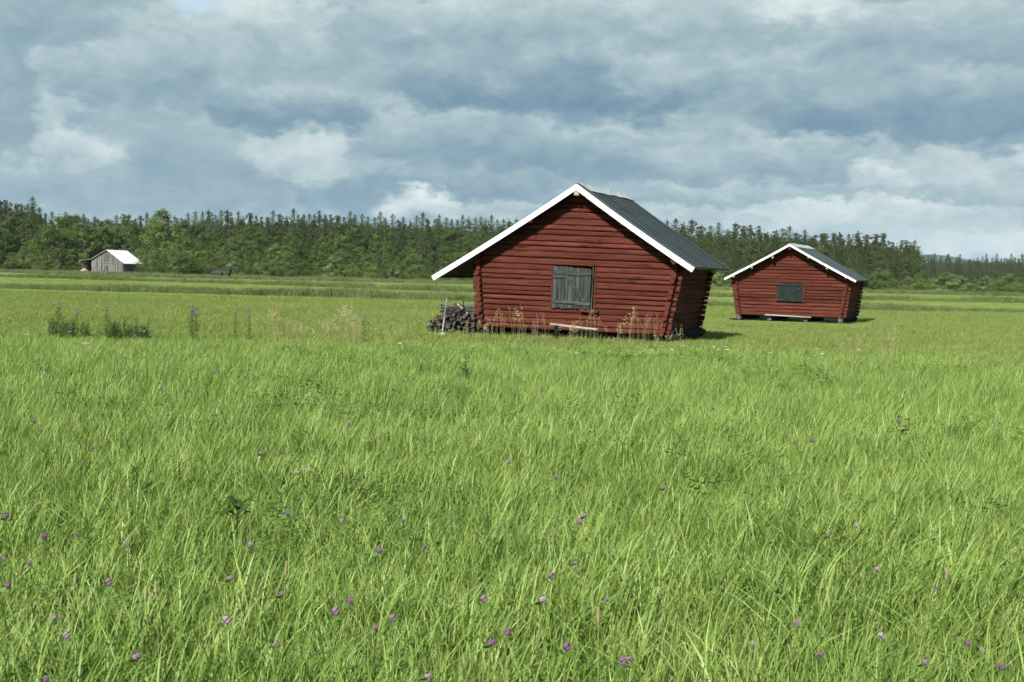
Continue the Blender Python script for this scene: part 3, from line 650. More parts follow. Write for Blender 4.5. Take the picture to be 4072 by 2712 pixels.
def pine_mesh(h, seed, mat, base=.38):
    r_ = np.random.default_rng(seed); bl = []
    for k in range(120):
        t = r_.random() ** .8; z = h * (base + (1 - base) * t * .95); prof = min(1, t * 4 + .35) * (1.03 - t) ** .62
        q = h * .20 * prof * r_.random() ** .45; a = r_.uniform(0, 6.28)
        bl.append((q * math.cos(a), q * math.sin(a), z, h * r_.uniform(.022, .040) * (1.15 - .75 * t)))
    for k in range(12): bl.append((0, 0, h * (.80 + .20 * k / 12), h * (.036 - .0028 * k)))
    return clumps_mesh(bl, 5200, .25, seed, mat, asp=.5, shell=.25)
def trunk_mesh(h, r, mat, lean=0.0, limbs=0, seed=0):
    r_ = random.Random(seed); b = MB(); b.tube([(lean * math.sin(k * 1.7) * k * .2, lean * math.cos(k) * k * .2, h * k / 5) for k in range(6)], [r, r * .85, r * .7, r * .55, r * .35, r * .1], 7)
    for i in range(limbs):
        z = h * r_.uniform(.25, .8); a = r_.uniform(0, 6.28); L = h * r_.uniform(.1, .2)
        b.tube([(0, 0, z), (math.cos(a) * L * .5, math.sin(a) * L * .5, z + L * .35), (math.cos(a) * L, math.sin(a) * L, z + L * .9)], [r * .35, r * .22, r * .06], 5, cap=False)
    return b.mesh('trunk', mat)
H = 16.0
KINDS = {}
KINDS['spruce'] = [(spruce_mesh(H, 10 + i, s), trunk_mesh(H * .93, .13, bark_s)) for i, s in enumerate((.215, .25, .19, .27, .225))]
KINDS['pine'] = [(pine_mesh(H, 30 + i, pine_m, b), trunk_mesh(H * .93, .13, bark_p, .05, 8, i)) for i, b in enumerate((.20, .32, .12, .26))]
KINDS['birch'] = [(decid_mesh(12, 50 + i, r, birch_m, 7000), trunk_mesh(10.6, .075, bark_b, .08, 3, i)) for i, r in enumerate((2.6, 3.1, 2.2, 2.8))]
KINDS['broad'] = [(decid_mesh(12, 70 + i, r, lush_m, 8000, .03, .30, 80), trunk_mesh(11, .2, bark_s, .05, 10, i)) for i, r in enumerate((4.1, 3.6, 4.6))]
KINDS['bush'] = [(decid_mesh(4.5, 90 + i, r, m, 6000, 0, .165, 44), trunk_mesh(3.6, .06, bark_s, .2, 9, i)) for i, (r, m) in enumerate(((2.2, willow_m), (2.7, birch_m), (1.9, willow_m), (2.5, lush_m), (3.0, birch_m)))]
REF = dict(spruce=16., pine=16., birch=12., broad=12., bush=4.5)
NAMES = dict(spruce='spruce_tree', pine='pine_tree', birch='birch_tree', broad='broadleaf_tree', bush='willow_bush')
rnd = random.Random(3)
ZN = [(170, 'at the far left edge'), (345, 'just left of the grey barn'), (545, 'behind the grey barn'), (820, 'right of the grey barn'), (1060, 'above the old wagon'), (1350, 'right of the wagon'), (1700, 'midway between wagon and large barn'),
      (2300, 'behind the left roof slope'), (2750, 'behind the large barn'), (2950, 'between the two red barns'), (3280, 'behind the smaller barn'), (3480, 'above the smaller barn right side'), (3700, 'right of the smaller barn'), (9999, 'at the far right')]
def zone(px): return next(n_ for e_, n_ in ZN if px < e_)
LAB = dict(spruce='dark pointed spruce in the %s %s', pine='blue green pine in the %s %s', birch='mid green birch in the %s %s', broad='bushy broadleaf tree in the %s %s', bush='rounded willow bush in the %s %s')
ROW = ['front row']
def tree(kind, px, Y, h, label=None, group=None, widen=1.0, cat=None, variant=None):
    cr, tr = KINDS[kind][variant] if variant is not None else rnd.choice(KINDS[kind]); s = h / REF[kind]
    X = (px - 2036) / FPX * Y
    e = empty(NAMES[kind], (X, Y, -.05), rnd.uniform(0, 6.28), label or (LAB[kind] % (ROW[0], zone(px))), cat or ('bush' if kind == 'bush' else 'tree'))
    if label is None: e['group'] = '%s, %s %s' % (NAMES[kind].replace('_', ' '), ROW[0], zone(px))
    elif group: e['group'] = group
    w = s * widen * rnd.uniform(.88, 1.12); e.scale = (w, w, s)
    link(bpy.data.objects.new('crown', cr), e); link(bpy.data.objects.new('trunk', tr), e)
    return e
def interp(tab, x):
    for (a, b), (c, d) in zip(tab, tab[1:]):
        if x <= c: return b + (d - b) * max(0, (x - a)) / (c - a)
    return tab[-1][1]
def hgt(px, top, Y): return max(1.5, EYE + (horizon(px) - top) / FPX * Y)
SKYL = [(-300, 800), (0, 800), (130, 805), (200, 845), (350, 862), (520, 862), (700, 852), (830, 842), (1200, 842), (1500, 852), (1900, 868), (2100, 872), (2500, 880), (2700, 880), (2900, 892), (3100, 905), (3230, 912), (3270, 935), (3420, 925), (3560, 945), (3620, 952), (3660, 1000)]
MID1 = [(-300, 900), (0, 900), (600, 905), (900, 900), (1300, 905), (1900, 915), (2700, 930), (3640, 985)]
MID2 = [(-300, 880), (100, 870), (300, 875), (550, 890), (740, 930), (1000, 940), (1300, 955), (1700, 985), (2000, 1000), (2700, 1010), (3640, 1040)]
BSH = [(-300, 1025), (200, 1030), (330, 1050), (520, 995), (700, 1000), (900, 1010), (1100, 1030), (1300, 1035), (1600, 1045), (1900, 1060), (2300, 1065), (2700, 1060), (2900, 1065), (3300, 1070), (3600, 1075), (3900, 1090), (4400, 1100)]
px = -260; ROW[0] = 'skyline row'
while px < 3640:      # skyline conifers
    Y = rnd.uniform(350, 385); top = interp(SKYL, px) + rnd.uniform(-18, 14)
    k = 'spruce' if rnd.random() < (.62 if px < 2200 else .28) else 'pine'
    tree(k, px, Y, hgt(px, top, Y), widen=1.35 if px < 2500 else 1.75); px += rnd.uniform(18, 30) if px < 2500 else rnd.uniform(26, 42)
px = -260; ROW[0] = 'second row'
while px < 3640:      # second conifer row
    Y = rnd.uniform(322, 345); top = interp(MID1, px) - 12 + rnd.uniform(-34, 26)
    k = rnd.choice(['spruce', 'birch', 'pine'] if px < 2200 else ['pine', 'pine', 'spruce'])
    tree(k, px, Y, hgt(px, top, Y), widen=1.3); px += rnd.uniform(24, 42)
px = -260; ROW[0] = 'middle row'
while px < 3600:      # birches and broadleaves along the front
    Y = rnd.uniform(285, 312); top = interp(MID2, px) + rnd.uniform(-30, 22)
    k = 'broad' if px < 560 and rnd.random() < .6 else ('birch' if px < 2500 or rnd.random() < .3 else 'pine')
    if not (3100 < px and k == 'birch'): tree(k, px, Y, hgt(px, top, Y), widen=1.35)
    px += rnd.uniform(30, 52)
px = -260; ROW[0] = 'low front row'
while px < 3100:      # low saplings in front of them
    Y = rnd.uniform(262, 282); top = interp(BSH, px) - rnd.uniform(15, 60) * (1 if px < 2000 else .6)
    if not (230 < px < 560): tree('birch' if rnd.random() < .6 else 'bush', px, Y, hgt(px, top, Y), widen=1.3)
    px += rnd.uniform(34, 60)
px = -260; ROW[0] = 'hedge along the field'
while px < 4400:      # willow bushes at the field edge
    Y = rnd.uniform(236, 256) if px > 560 else rnd.uniform(268, 280); top = interp(BSH, px) + rnd.uniform(-12, 30)
    tree('bush', px, Y, hgt(px, top, Y), widen=1.0 if px < 3600 else 1.25); px += rnd.uniform(30, 62)
for (px, top, Y, k, wd, v, lab) in [
        (640, 828, 288, 'broad', 1.25, 1, 'tallest rounded broadleaf tree in the forest, right above the grey barn'),
        (600, 1000, 250, 'bush', 1.5, 1, 'wide dark green bush growing right against the grey barn'),
        (690, 1010, 246, 'bush', 1.4, 4, 'broad bush second to the right of the grey barn'),
        (225, 1030, 262, 'bush', .6, 0, 'leafy bush in front of the lean-to of the grey barn'),
        (1325, 1015, 232, 'bush', 1.4, 2, 'large pale green round willow in the middle of the left field edge'),
        (1480, 1048, 225, 'bush', 1.1, 3, 'yellowish green round bush standing forward in the left field edge'),
        (3760, 1082, 226, 'bush', 1.7, 2, 'widest rounded willow to the right of the smaller barn'),
        (20, 785, 300, 'pine', 1.1, 2, 'tall spreading pine at the left edge of the forest'), (65, 800, 300, 'pine', 1.2, 0, 'tall open crowned pine second from the left edge'),
        (125, 778, 296, 'spruce', 1.25, 3, 'broad tall conifer standing out above the left end of the forest'),
        (3325, 918, 335, 'spruce', .7, 2, 'thin dark spruce rising above the gap in the skyline over the smaller barn'),
        (3590, 948, 345, 'pine', 1.1, 1, 'last tall pine at the right end of the near forest')]:
    tree(k, px, Y, hgt(px, top, Y), lab, widen=wd, variant=v)
px = 3560
n_far = 0
while px < 4420:      # the farther forest on the right
    for (Ya, Yb, t0) in ((690, 720, 1014), (640, 670, 1045)):
        Y = rnd.uniform(Ya, Yb); p = px + rnd.uniform(-8, 8); h = hgt(p, t0 + (p - 3650) * .006 + rnd.uniform(-10, 10), Y)
        k = 'spruce' if rnd.random() < .45 else 'pine'
        tree(k, p, Y, h, '%s in the distant forest beyond the bushes at the far right' % ('small dark spruce' if k == 'spruce' else 'small grey green pine'), 'distant %ss at far right' % k, widen=1.35)
    px += rnd.uniform(15, 24)

# ------------------------------------------------------------------ scattered stuff through geometry nodes
def proto_collection(name, meshes):
    col = bpy.data.collections.new(name)
    for i, me in enumerate(meshes): col.objects.link(bpy.data.objects.new('%s_%02d' % (name, i), me))
    return col
def scatter(name, col, nvar, pts, rotz, tiltx, scl, kind='stuff', label=None, cat=None, idx=None, sclz=None):
    n = len(pts); me = bpy.data.meshes.new(name); me.vertices.add(n); me.vertices.foreach_set('co', np.asarray(pts, np.float32).ravel())
    rot = np.stack([tiltx, np.zeros(n), rotz], 1).astype(np.float32)
    sclz = scl if sclz is None else sclz
    s3 = np.stack([scl, scl, sclz], 1).astype(np.float32)
    a = me.attributes.new('rot', 'FLOAT_VECTOR', 'POINT'); a.data.foreach_set('vector', rot.ravel())
    a = me.attributes.new('scl', 'FLOAT_VECTOR', 'POINT'); a.data.foreach_set('vector', s3.ravel())
    a = me.attributes.new('idx', 'INT', 'POINT'); a.data.foreach_set('value', (rng.integers(0, nvar, n) if idx is None else idx).astype(np.int32))
    o = link(bpy.data.objects.new(name, me))
    ng = bpy.data.node_groups.new(name, 'GeometryNodeTree')
    ng.interface.new_socket('Geometry', in_out='INPUT', socket_type='NodeSocketGeometry'); ng.interface.new_socket('Geometry', in_out='OUTPUT', socket_type='NodeSocketGeometry')
    gi = ng.nodes.new('NodeGroupInput'); go = ng.nodes.new('NodeGroupOutput'); ip = ng.nodes.new('GeometryNodeInstanceOnPoints')
    ci = ng.nodes.new('GeometryNodeCollectionInfo'); ci.inputs['Collection'].default_value = col; ci.inputs['Separate Children'].default_value = True; ci.inputs['Reset Children'].default_value = True
    def na(nm, ty):
        q = ng.nodes.new('GeometryNodeInputNamedAttribute'); q.data_type = ty; q.inputs['Name'].default_value = nm
        return [s for s in q.outputs if s.enabled and s.name == 'Attribute'][0]
    ng.links.new(gi.outputs[0], ip.inputs['Points']); ng.links.new(ci.outputs[0], ip.inputs['Instance']); ip.inputs['Pick Instance'].default_value = True
    ng.links.new(na('idx', 'INT'), ip.inputs['Instance Index'])
    er = ng.nodes.new('FunctionNodeEulerToRotation'); ng.links.new(na('rot', 'FLOAT_VECTOR'), er.inputs[0]); ng.links.new(er.outputs[0], ip.inputs['Rotation'])
    ng.links.new(na('scl', 'FLOAT_VECTOR'), ip.inputs['Scale']); ng.links.new(ip.outputs[0], go.inputs[0])
    md = o.modifiers.new('scatter', 'NODES'); md.node_group = ng
    return tag(o, label, cat, None, kind)
# forest fill between and behind the countable trees
fill = proto_collection('forest_fill', [KINDS['spruce'][0][0], KINDS['pine'][0][0], KINDS['spruce'][2][0], KINDS['pine'][2][0], KINDS['pine'][1][0]])
pts = []; sc_ = []
for px in np.arange(-700, 4800, 9.0):
    far = px > 3640
    for rep in range(2 if not far else 3):
        Y = rng.uniform(395, 470) if not far else rng.uniform(725, 820)
        top = interp(SKYL, px) + 22 if not far else 1026
        h = max(3, hgt(px, top + rng.uniform(-6, 30), Y)) * rng.uniform(.85, .98)
        pts.append(((px + rng.uniform(-5, 5) - 2036) / FPX * Y, Y, 0)); sc_.append(h / 16)
n = len(pts); sc_ = np.array(sc_)
scatter('forest_background', fill, 5, np.array(pts), rng.uniform(0, 6.28, n), np.zeros(n), sc_ * 1.25, label='dense dark conifer forest behind the front trees', cat='forest', sclz=sc_)

# ---- grass
def vnoise(x, y, s, seed=0):
    """cheap smooth 2-D value noise"""
    r_ = np.random.default_rng(seed); T = r_.random((64, 64)); X = x / s; Y = y / s
    i = np.floor(X).astype(int); j = np.floor(Y).astype(int); fx = X - i; fy = Y - j; fx = fx * fx * (3 - 2 * fx); fy = fy * fy * (3 - 2 * fy)
    g_ = lambda a, b: T[a % 64, b % 64]
    return (g_(i, j) * (1 - fx) + g_(i + 1, j) * fx) * (1 - fy) + (g_(i, j + 1) * (1 - fx) + g_(i + 1, j + 1) * fx) * fy
def blades(n, hmin, hmax, wmin, wmax, spread, lean, seed, mats, heads=0.0, segs=3, headlen=.1, curl=.5, mat_p=None):
    r_ = np.random.default_rng(seed); V = []; F = []; tone = []; mi = []
    for b in range(n):
        a = r_.uniform(0, 6.28); q = spread * r_.random() ** .5; x0, y0 = q * math.cos(a), q * math.sin(a)
        h = r_.uniform(hmin, hmax) * (1 - .25 * r_.random()); w = r_.uniform(wmin, wmax); tw = r_.uniform(0, math.pi)
        la = r_.normal(0.0, 1.1); lk = (abs(r_.normal()) * curl + .12) * h; dx, dy = math.cos(la) * lk + lean * h, math.sin(la) * lk
        ux, uy = math.cos(tw) * w / 2, math.sin(tw) * w / 2; o = len(V); t_ = r_.random()
        head = r_.random() < heads; m_ = 0
        if head: m_ = 1; h *= 1.22; dx *= .6; dy *= .6; ux *= .35; uy *= .35
        elif mat_p is not None and r_.random() < mat_p:
            m_ = 1
            if headlen: ux *= .5; uy *= .5
        for k in range(segs):
            s = k / segs; ww = (1 - .25 * s) if k else .7; zc = h * (s - .22 * s * s * (lk / h)); p = s ** 1.9
            V += [(x0 + dx * p - ux * ww, y0 + dy * p - uy * ww, zc), (x0 + dx * p + ux * ww, y0 + dy * p + uy * ww, zc)]; tone += [t_, t_]
        V.append((x0 + dx, y0 + dy, h * (1 - .22 * lk / h))); tone.append(t_)
        for k in range(segs - 1): F.append((o + 2 * k, o + 2 * k + 1, o + 2 * k + 3, o + 2 * k + 2)); mi.append(m_)
        F.append((o + 2 * segs - 2, o + 2 * segs - 1, o + 2 * segs)); mi.append(m_)
        if head:   # ear of spikelets
            tx, ty, tz = V[-1]; bx_, by_, bz_ = V[-2]
            for k in range(7):
                s = k / 7; cx, cy, cz = tx + (bx_ - tx) * s * .55, ty + (by_ - ty) * s * .55, tz - headlen * s
                sd = .006 + .004 * r_.random(); o = len(V); an = r_.uniform(0, 6.28)
                V += [(cx, cy, cz - .009), (cx + math.cos(an) * sd, cy + math.sin(an) * sd, cz + .006), (cx, cy, cz + .012)]; tone += [.9] * 3; F.append((o, o + 1, o + 2)); mi.append(1)
    me = bpy.data.meshes.new('tuft'); me.from_pydata(V, [], F); a = me.attributes.new('tone', 'FLOAT', 'POINT'); a.data.foreach_set('value', np.array(tone, np.float32))
    for m in mats: me.materials.append(m)
    me.polygons.foreach_set('material_index', mi); me.update(); return me
GD, GM_, GL = (.028, .058, .010), (.124, .208, .034), (.285, .372, .110)  # light tone GL has the pale sheen of the blades in its colour
grass_m = leafy('fresh_grass', GD, GM_, GL, .24, .28, .48, .9, var=.22)
stem_m = leafy('pale_grass_stem', (.14, .215, .045), (.20, .285, .075), (.29, .37, .125), .25, .1, .5, .3, var=.25)
olive_m = leafy('field_grass', (.098, .158, .034), (.152, .225, .050), (.225, .290, .088), .3, .2, .6, .12, var=.2)
rusty_m = leafy('sorrel_stem', (.13, .10, .04), (.20, .145, .06), (.27, .20, .10), .2, .1, .7, .3, var=.3)
weed_m = leafy('ditch_weed', (.045, .075, .018), (.090, .130, .032), (.15, .19, .06), .28, .2, .6, .08, var=.35)
plume_m = leafy('ditch_plume', (.10, .08, .055), (.16, .125, .095), (.23, .18, .15), .2, .1, .7, .08, var=.3)
clov_m = leafy('clover_leaves', (.035, .075, .012), (.070, .130, .022), (.11, .18, .035), .3, .3, .5, .5, var=.3)
straw_m = leafy('dry_straw', (.22, .195, .10), (.32, .285, .15), (.43, .39, .23), .2, .2, .6, .3, var=.3)
def wedge(y0, y1, dens, mx=1.5):
    hw = .43; area = hw * (y1 * y1 - y0 * y0) + 2 * mx * (y1 - y0); n = int(area * dens)
    y = np.sqrt(rng.uniform(y0 * y0, y1 * y1, n)); x = rng.uniform(-1, 1, n) * (hw * y + mx); return x, y
def off_barn(x, y, O, A, u0, u1, v0, v1):
    dx, dy = x - O[0], y - O[1]; u = dx * math.cos(A) - dy * math.sin(A); v = dx * math.sin(A) + dy * math.cos(A)
    return ~((u > u0) & (u < u1) & (v > v0) & (v < v1))
near_t = proto_collection('grass_near', [(blades(40, .14, .52, .004, .012, .18, .04, 200 + i, [grass_m, stem_m], heads=.03, mat_p=.07, curl=.38) if i % 4 else blades(24, .22, .54, .006, .012, .16, .06, 200 + i, [grass_m, stem_m], heads=.0, mat_p=.0, curl=.45, segs=4)) for i in range(8)])
mid_t = proto_collection('grass_mid', [blades(34, .12, .54, .008, .019, .26, .05, 220 + i, [grass_m, stem_m], heads=.014, segs=2, mat_p=.06, curl=.36) for i in range(6)])
fld_t = proto_collection('grass_field', [blades(70, .07, .20, .008, .015, .42, .08, 240 + i, [olive_m, rusty_m], segs=2, mat_p=.16 if i < 4 else .42) for i in range(6)])
weed_t = proto_collection('ditch_tuft', [blades(60, .40, .95, .02, .04, .5, .05, 260 + i, [weed_m, plume_m], segs=2, mat_p=p) for i, p in enumerate((.1, .25, .45, .6, .15, .3))])
def clover_tuft(seed):
    r_ = np.random.default_rng(seed); c = []; nn = []; sz = []
    for k in range(26):
        a = r_.uniform(0, 6.28); q = .16 * r_.random() ** .5; z = r_.uniform(.12, .34)
        for j in range(3):
            b = j * 2.09 + a; c.append((q * math.cos(a) + .014 * math.cos(b), q * math.sin(a) + .014 * math.sin(b), z)); nn.append((r_.normal() * .35, r_.normal() * .35 - .2, 1)); sz.append(r_.uniform(.022, .034))
    return cards(c, nn, sz, r_.random(len(c)), 'clover_tuft', clov_m, .8)
clov_t = proto_collection('clover_patch', [clover_tuft(300 + i) for i in range(5)])

x, y = wedge(3.6, 15, 56); n = len(x); hn = vnoise(x + 50, y + 50, 1.1, 1) * .35 + vnoise(x + 50, y + 50, 3.1, 2) * .3 + vnoise(x + 50, y + 50, .45, 3) * .35
scatter('meadow_grass', near_t, 8, np.stack([x, y, x * 0], 1), rng.normal(0, 1.3, n), rng.normal(0, .16, n), .42 + .92 * hn + rng.normal(0, .12, n), label='tall fresh green meadow grass filling the foreground', cat='grass')
x, y = wedge(15, 47, 27, 3); k = off_barn(x, y, O1, A1, -4.9, 3.2, -.35, 4.3) & (rng.random(len(y)) < np.clip((39.5 + 9 * (vnoise(x + 90, y, 5, 4) - .5) + 5 * (vnoise(x + 30, y + 9, 1.4, 5) - .5) - y) / 9, 0, 1))
x, y = x[k], y[k]; n = len(x); hn = vnoise(x + 50, y + 50, 1.6, 1) * .35 + vnoise(x + 50, y + 50, 5, 2) * .35 + vnoise(x + 50, y + 50, .8, 3) * .3
edge = np.clip((36.0 - y) / 12, .0, 1)
scatter('meadow_grass', mid_t, 6, np.stack([x, y, x * 0], 1), rng.normal(0, 1.3, n), rng.normal(0, .14, n), .6 + .62 * hn, label='tall green meadow grass reaching up to the large barn', cat='grass', sclz=(.68 + .55 * hn) * (.34 + .66 * edge))
x, y = wedge(28, 84, 9.0, 4); k = off_barn(x, y, O1, A1, -3, 3.2, 0, 4) & off_barn(x, y, O2, A2, -2.9, 3.0, -1.3, 4.6); x, y = x[k], y[k]; n = len(x)
scatter('field_grass', fld_t, 6, np.stack([x, y, x * 0], 1), rng.normal(0, .8, n), rng.normal(0, .1, n), (.75 + .6 * vnoise(x + 90, y + 90, 4, 6)) * np.where(off_barn(x, y, O2, A2, -4, 4, -7, 6), 1, .45), label='short reddish green grass of the field around the two red barns', cat='grass')
x, y = wedge(84, 200, 1.3, 8); n = len(x)
scatter('field_grass', fld_t, 4, np.stack([x, y, x * 0], 1), rng.normal(0, .8, n), rng.normal(0, .1, n), .8 + .5 * vnoise(x + 190, y + 90, 9, 6), label='short bright green mown grass between the ditch strips', cat='grass', sclz=np.full(n, .45))
x, y = wedge(3.8, 30, 5.0); k = vnoise(x + 70, y + 70, 1.6, 9) > .60; x, y = x[k], y[k]; n = len(x)
scatter('clover_leaves', clov_t, 5, np.stack([x, y, x * 0], 1), rng.uniform(0, 6.28, n), rng.normal(0, .15, n), rng.uniform(.8, 1.3, n), label='patches of darker clover leaves between the meadow grass', cat='clover')
# ditch strips of tall weeds (polyline in x, y centre; width)
def strip(name, line, width, dens, hs, label, seed):
    P_ = []; 
    for (a, b) in zip(line, line[1:]):
        L = math.hypot(b[0] - a[0], b[1] - a[1]); m_ = int(L * width * dens)
        t = rng.random(m_); w = rng.normal(0, .27, m_) * width
        P_.append(np.stack([a[0] + (b[0] - a[0]) * t, a[1] + (b[1] - a[1]) * t + w, t * 0], 1))
    P_ = np.concatenate(P_); n = len(P_); hn = vnoise(P_[:, 0] + 400, P_[:, 1] + 50, 5, seed); pick = np.clip((vnoise(P_[:, 0] + 400, P_[:, 1], 9, seed + 1) * 8 - 1 + rng.normal(0, 1, n)), 0, 5).astype(int)
    scatter(name, weed_t, 6, P_, rng.uniform(0, 6.28, n), rng.normal(0, .08, n), hs * (.55 + .8 * hn) * rng.uniform(.7, 1.25, n), label=label, cat='weeds', idx=pick)
strip('ditch_weeds', [(-70, 101), (-38, 97), (-13, 91), (-3, 85), (13, 87), (25, 85), (60, 89)], 4.2, 6.5, .80, 'nearer strip of tall purple brown ditch weeds across the whole field', 21)
strip('ditch_weeds', [(-110, 178), (-65, 168), (-29, 149), (-4, 127), (19, 133), (42, 134), (90, 140)], 6, 3.2, .72, 'farther strip of tall purple brown ditch weeds below the forest', 23)
strip('forest_edge_weeds', [(-190, 262), (-100, 252), (-60, 216), (-20, 214), (30, 212), (70, 214), (170, 216)], 22, 1.1, .85, 'rough tall grass along the foot of the bushes', 25)

# ---- dry grass stands, fireweed, clover flowers, yarrow, timothy
def dry_clump(seed, n=16, h=1.0, spread=.22):
    r_ = random.Random(seed); st_ = MB(); hd = MB()
    for i in range(n):
        a = r_.uniform(0, 6.28); q = spread * r_.random() ** .5; x0, y0 = q * math.cos(a), q * math.sin(a); hh = h * r_.uniform(.6, 1.08); lx = r_.gauss(-.02, .16) * hh; ly = r_.gauss(0, .1) * hh
        p = [(x0 + lx * t * t, y0 + ly * t * t, hh * t) for t in (0, .35, .7, 1)]
        st_.tube(p, [.0032, .003, .0022, .0014], 4, cap=False)
        for k in range(5):
            t = .72 + .3 * k / 5; px_, py_, pz_ = x0 + lx * t * t, y0 + ly * t * t, hh * t; an = r_.uniform(0, 6.28); L = r_.uniform(.03, .075) * (1.1 - k / 12)
            tx, ty, tz = px_ + math.cos(an) * L + .02, py_ + math.sin(an) * L, pz_ - L * r_.uniform(-.3, .9)
            hd.add([(px_, py_, pz_), (tx, ty, tz), (tx + .006, ty, tz + .022), (px_ + .002, py_, pz_ + .004)], [(0, 1, 2, 3)])
            hd.add([(tx - .006, ty, tz + .01), (tx, ty - .006, tz - .012), (tx + .006, ty, tz + .01), (tx, ty + .004, tz + .02)], [(0, 1, 2, 3)])
    return st_.mesh('stalk', straw_m), hd.mesh('seed_head', straw_m)
dry = [dry_clump(500 + i, n_, h_, s_) for i, (n_, h_, s_) in enumerate(((9, 1.08, .3), (11, .98, .42), (6, 1.2, .18), (8, .85, .35)))]
def place(name, parts, loc, s, label, cat, group=None, rz=None):
    e = empty(name, loc, rnd.uniform(0, 6.28) if rz is None else rz, label, cat, group); e.scale = (s, s, s)
    for nm, me in parts:
        o_ = link(bpy.data.objects.new(nm, me), e)
        if nm in ('stalk', 'seed_head', 'foliage', 'leaf', 'flower_spike'): o_['kind'] = 'stuff'
    return e
D_ = 1.7298
for (dx, Y, v, s) in [(632, 33, 2, 1.05), (645, 34, 3, 1.0), (715, 33, 3, .8), (770, 33.5, 1, .9), (795, 33, 0, 1.05), (812, 34, 2, 1.0), (850, 33.5, 3, .9), (625, 34, 0, .9), (680, 34.5, 1, .7), (745, 34, 0, .8), (785, 34.5, 0, 1.0), (830, 34.2, 1, .9), (905, 35, 3, .8)]:
    place('dry_grass_clump', [('stalk', dry[v][0]), ('seed_head', dry[v][1])], ((dx * D_ - 2036) / FPX * Y, Y, 0), s, 'clump of pale dry grass stalks in the field left of the firewood pile', 'dry grass', 'dry grass clumps in the left field')
for (dx, Y, v, s) in [(1120, 36.5, 3, .9), (1145, 36, 0, .95), (1180, 36, 0, 1.05), (1210, 36.5, 3, .9), (1240, 36.2, 0, .85), (1310, 35.8, 1, .95), (1360, 35.6, 0, 1.0), (1425, 35.2, 1, 1.0), (1455, 35, 0, 1.1), (1500, 35, 0, .95), (1525, 34.6, 3, .7), (1560, 34.8, 2, .7)]:
    place('dry_grass_clump', [('stalk', dry[v][0]), ('seed_head', dry[v][1])], ((dx * D_ - 2036) / FPX * Y, Y, 0), s * .95, 'clump of straw coloured grass with drooping heads before the large barn wall', 'dry grass', 'dry grass clumps before the large barn')
for (dx, Y, v, s) in [(1940, 31, 3, .95), (1975, 30, 2, .9), (2035, 30, 2, 1.0), (2050, 31, 2, .95), (1700, 33, 3, .6)]:
    place('dry_grass_clump', [('stalk', dry[v][0]), ('seed_head', dry[v][1])], ((dx * D_ - 2036) / FPX * Y, Y, 0), s, 'thin pale grass stalks standing in the meadow before the smaller barn', 'dry grass', 'pale stalks before the smaller barn')
# fireweed
pink_m = material('fireweed_pink', lambda q: (.22, .10, .28), .6, .2, transl=.3)
fleaf_m = leafy('fireweed_leaves', (.028, .060, .016), (.045, .085, .022), (.075, .12, .035), .25, .25, .5, .5)
def fireweed(seed, h, flowers, ls=1.0):
    r_ = np.random.default_rng(seed); st_ = MB().tube([(0, 0, 0), (.01, 0, h * .5), (.0, .01, h)], [.006, .005, .002], 5); c = []; V = []; F = []; tone = []
    z = .12
    while z < h * .82:
        for k in range(3):
            a = r_.uniform(0, 6.28); L = ls * r_.uniform(.11, .19) * (1.1 - .5 * z / h); up = r_.uniform(.1, .6) * L; w = .014; o = len(V); cx, cy = math.cos(a), math.sin(a)
            V += [(0, 0, z), (cx * L * .45 - cy * w, cy * L * .45 + cx * w, z + up * .7), (cx * L, cy * L, z + up * .55), (cx * L * .45 + cy * w, cy * L * .45 - cx * w, z + up * .7)]; F.append((o, o + 1, o + 2, o + 3)); tone += [r_.random()] * 4
        z += .028
    me = bpy.data.meshes.new('leaf'); me.from_pydata(V, [], F); at_ = me.attributes.new('tone', 'FLOAT', 'POINT'); at_.data.foreach_set('value', np.array(tone, np.float32)); me.materials.append(fleaf_m)
    parts = [('stem', st_.mesh('stem', fleaf_m)), ('foliage', me)]
    if flowers:
        k_ = 40; cc = np.stack([r_.normal(0, .022, k_), r_.normal(0, .022, k_), h * r_.uniform(.78, 1.0, k_)], 1); parts.append(('flower_spike', cards(cc, r_.normal(size=(k_, 3)), np.full(k_, .028), np.full(k_, .5), 'flower_spike', pink_m, .9)))
    return parts
fw = [fireweed(600, .95, True), fireweed(601, .85, False), fireweed(602, 1.0, True), fireweed(603, .62, False, 1.7), fireweed(604, .5, False, 2.0)]
spots = [(rnd.uniform(108, 205), rnd.uniform(32.5, 34.5), rnd.choice([1, 3, 4, 4])) for _ in range(24)] + [(rnd.uniform(232, 345), rnd.uniform(32.5, 34.5), rnd.choice([3, 4, 4])) for _ in range(26)] + [(112, 34, 1), (125, 33, 3), (135, 33.5, 0), (142, 33, 1), (152, 34, 3), (166, 33, 1), (176, 33.5, 0), (188, 34, 3), (200, 33, 1), (228, 34, 3), (243, 33, 2), (250, 33.6, 1), (262, 33, 3), (285, 33.5, 1), (298, 33, 3), (312, 34, 1), (325, 33.2, 3), (338, 33.6, 3), (438, 34, 0), (442, 33, 2), (450, 33.5, 0), (540, 34, 0), (572, 33, 2), (836, 33, 0), (1066, 22, 3), (1072, 22.3, 1), (1074, 21.8, 3)]
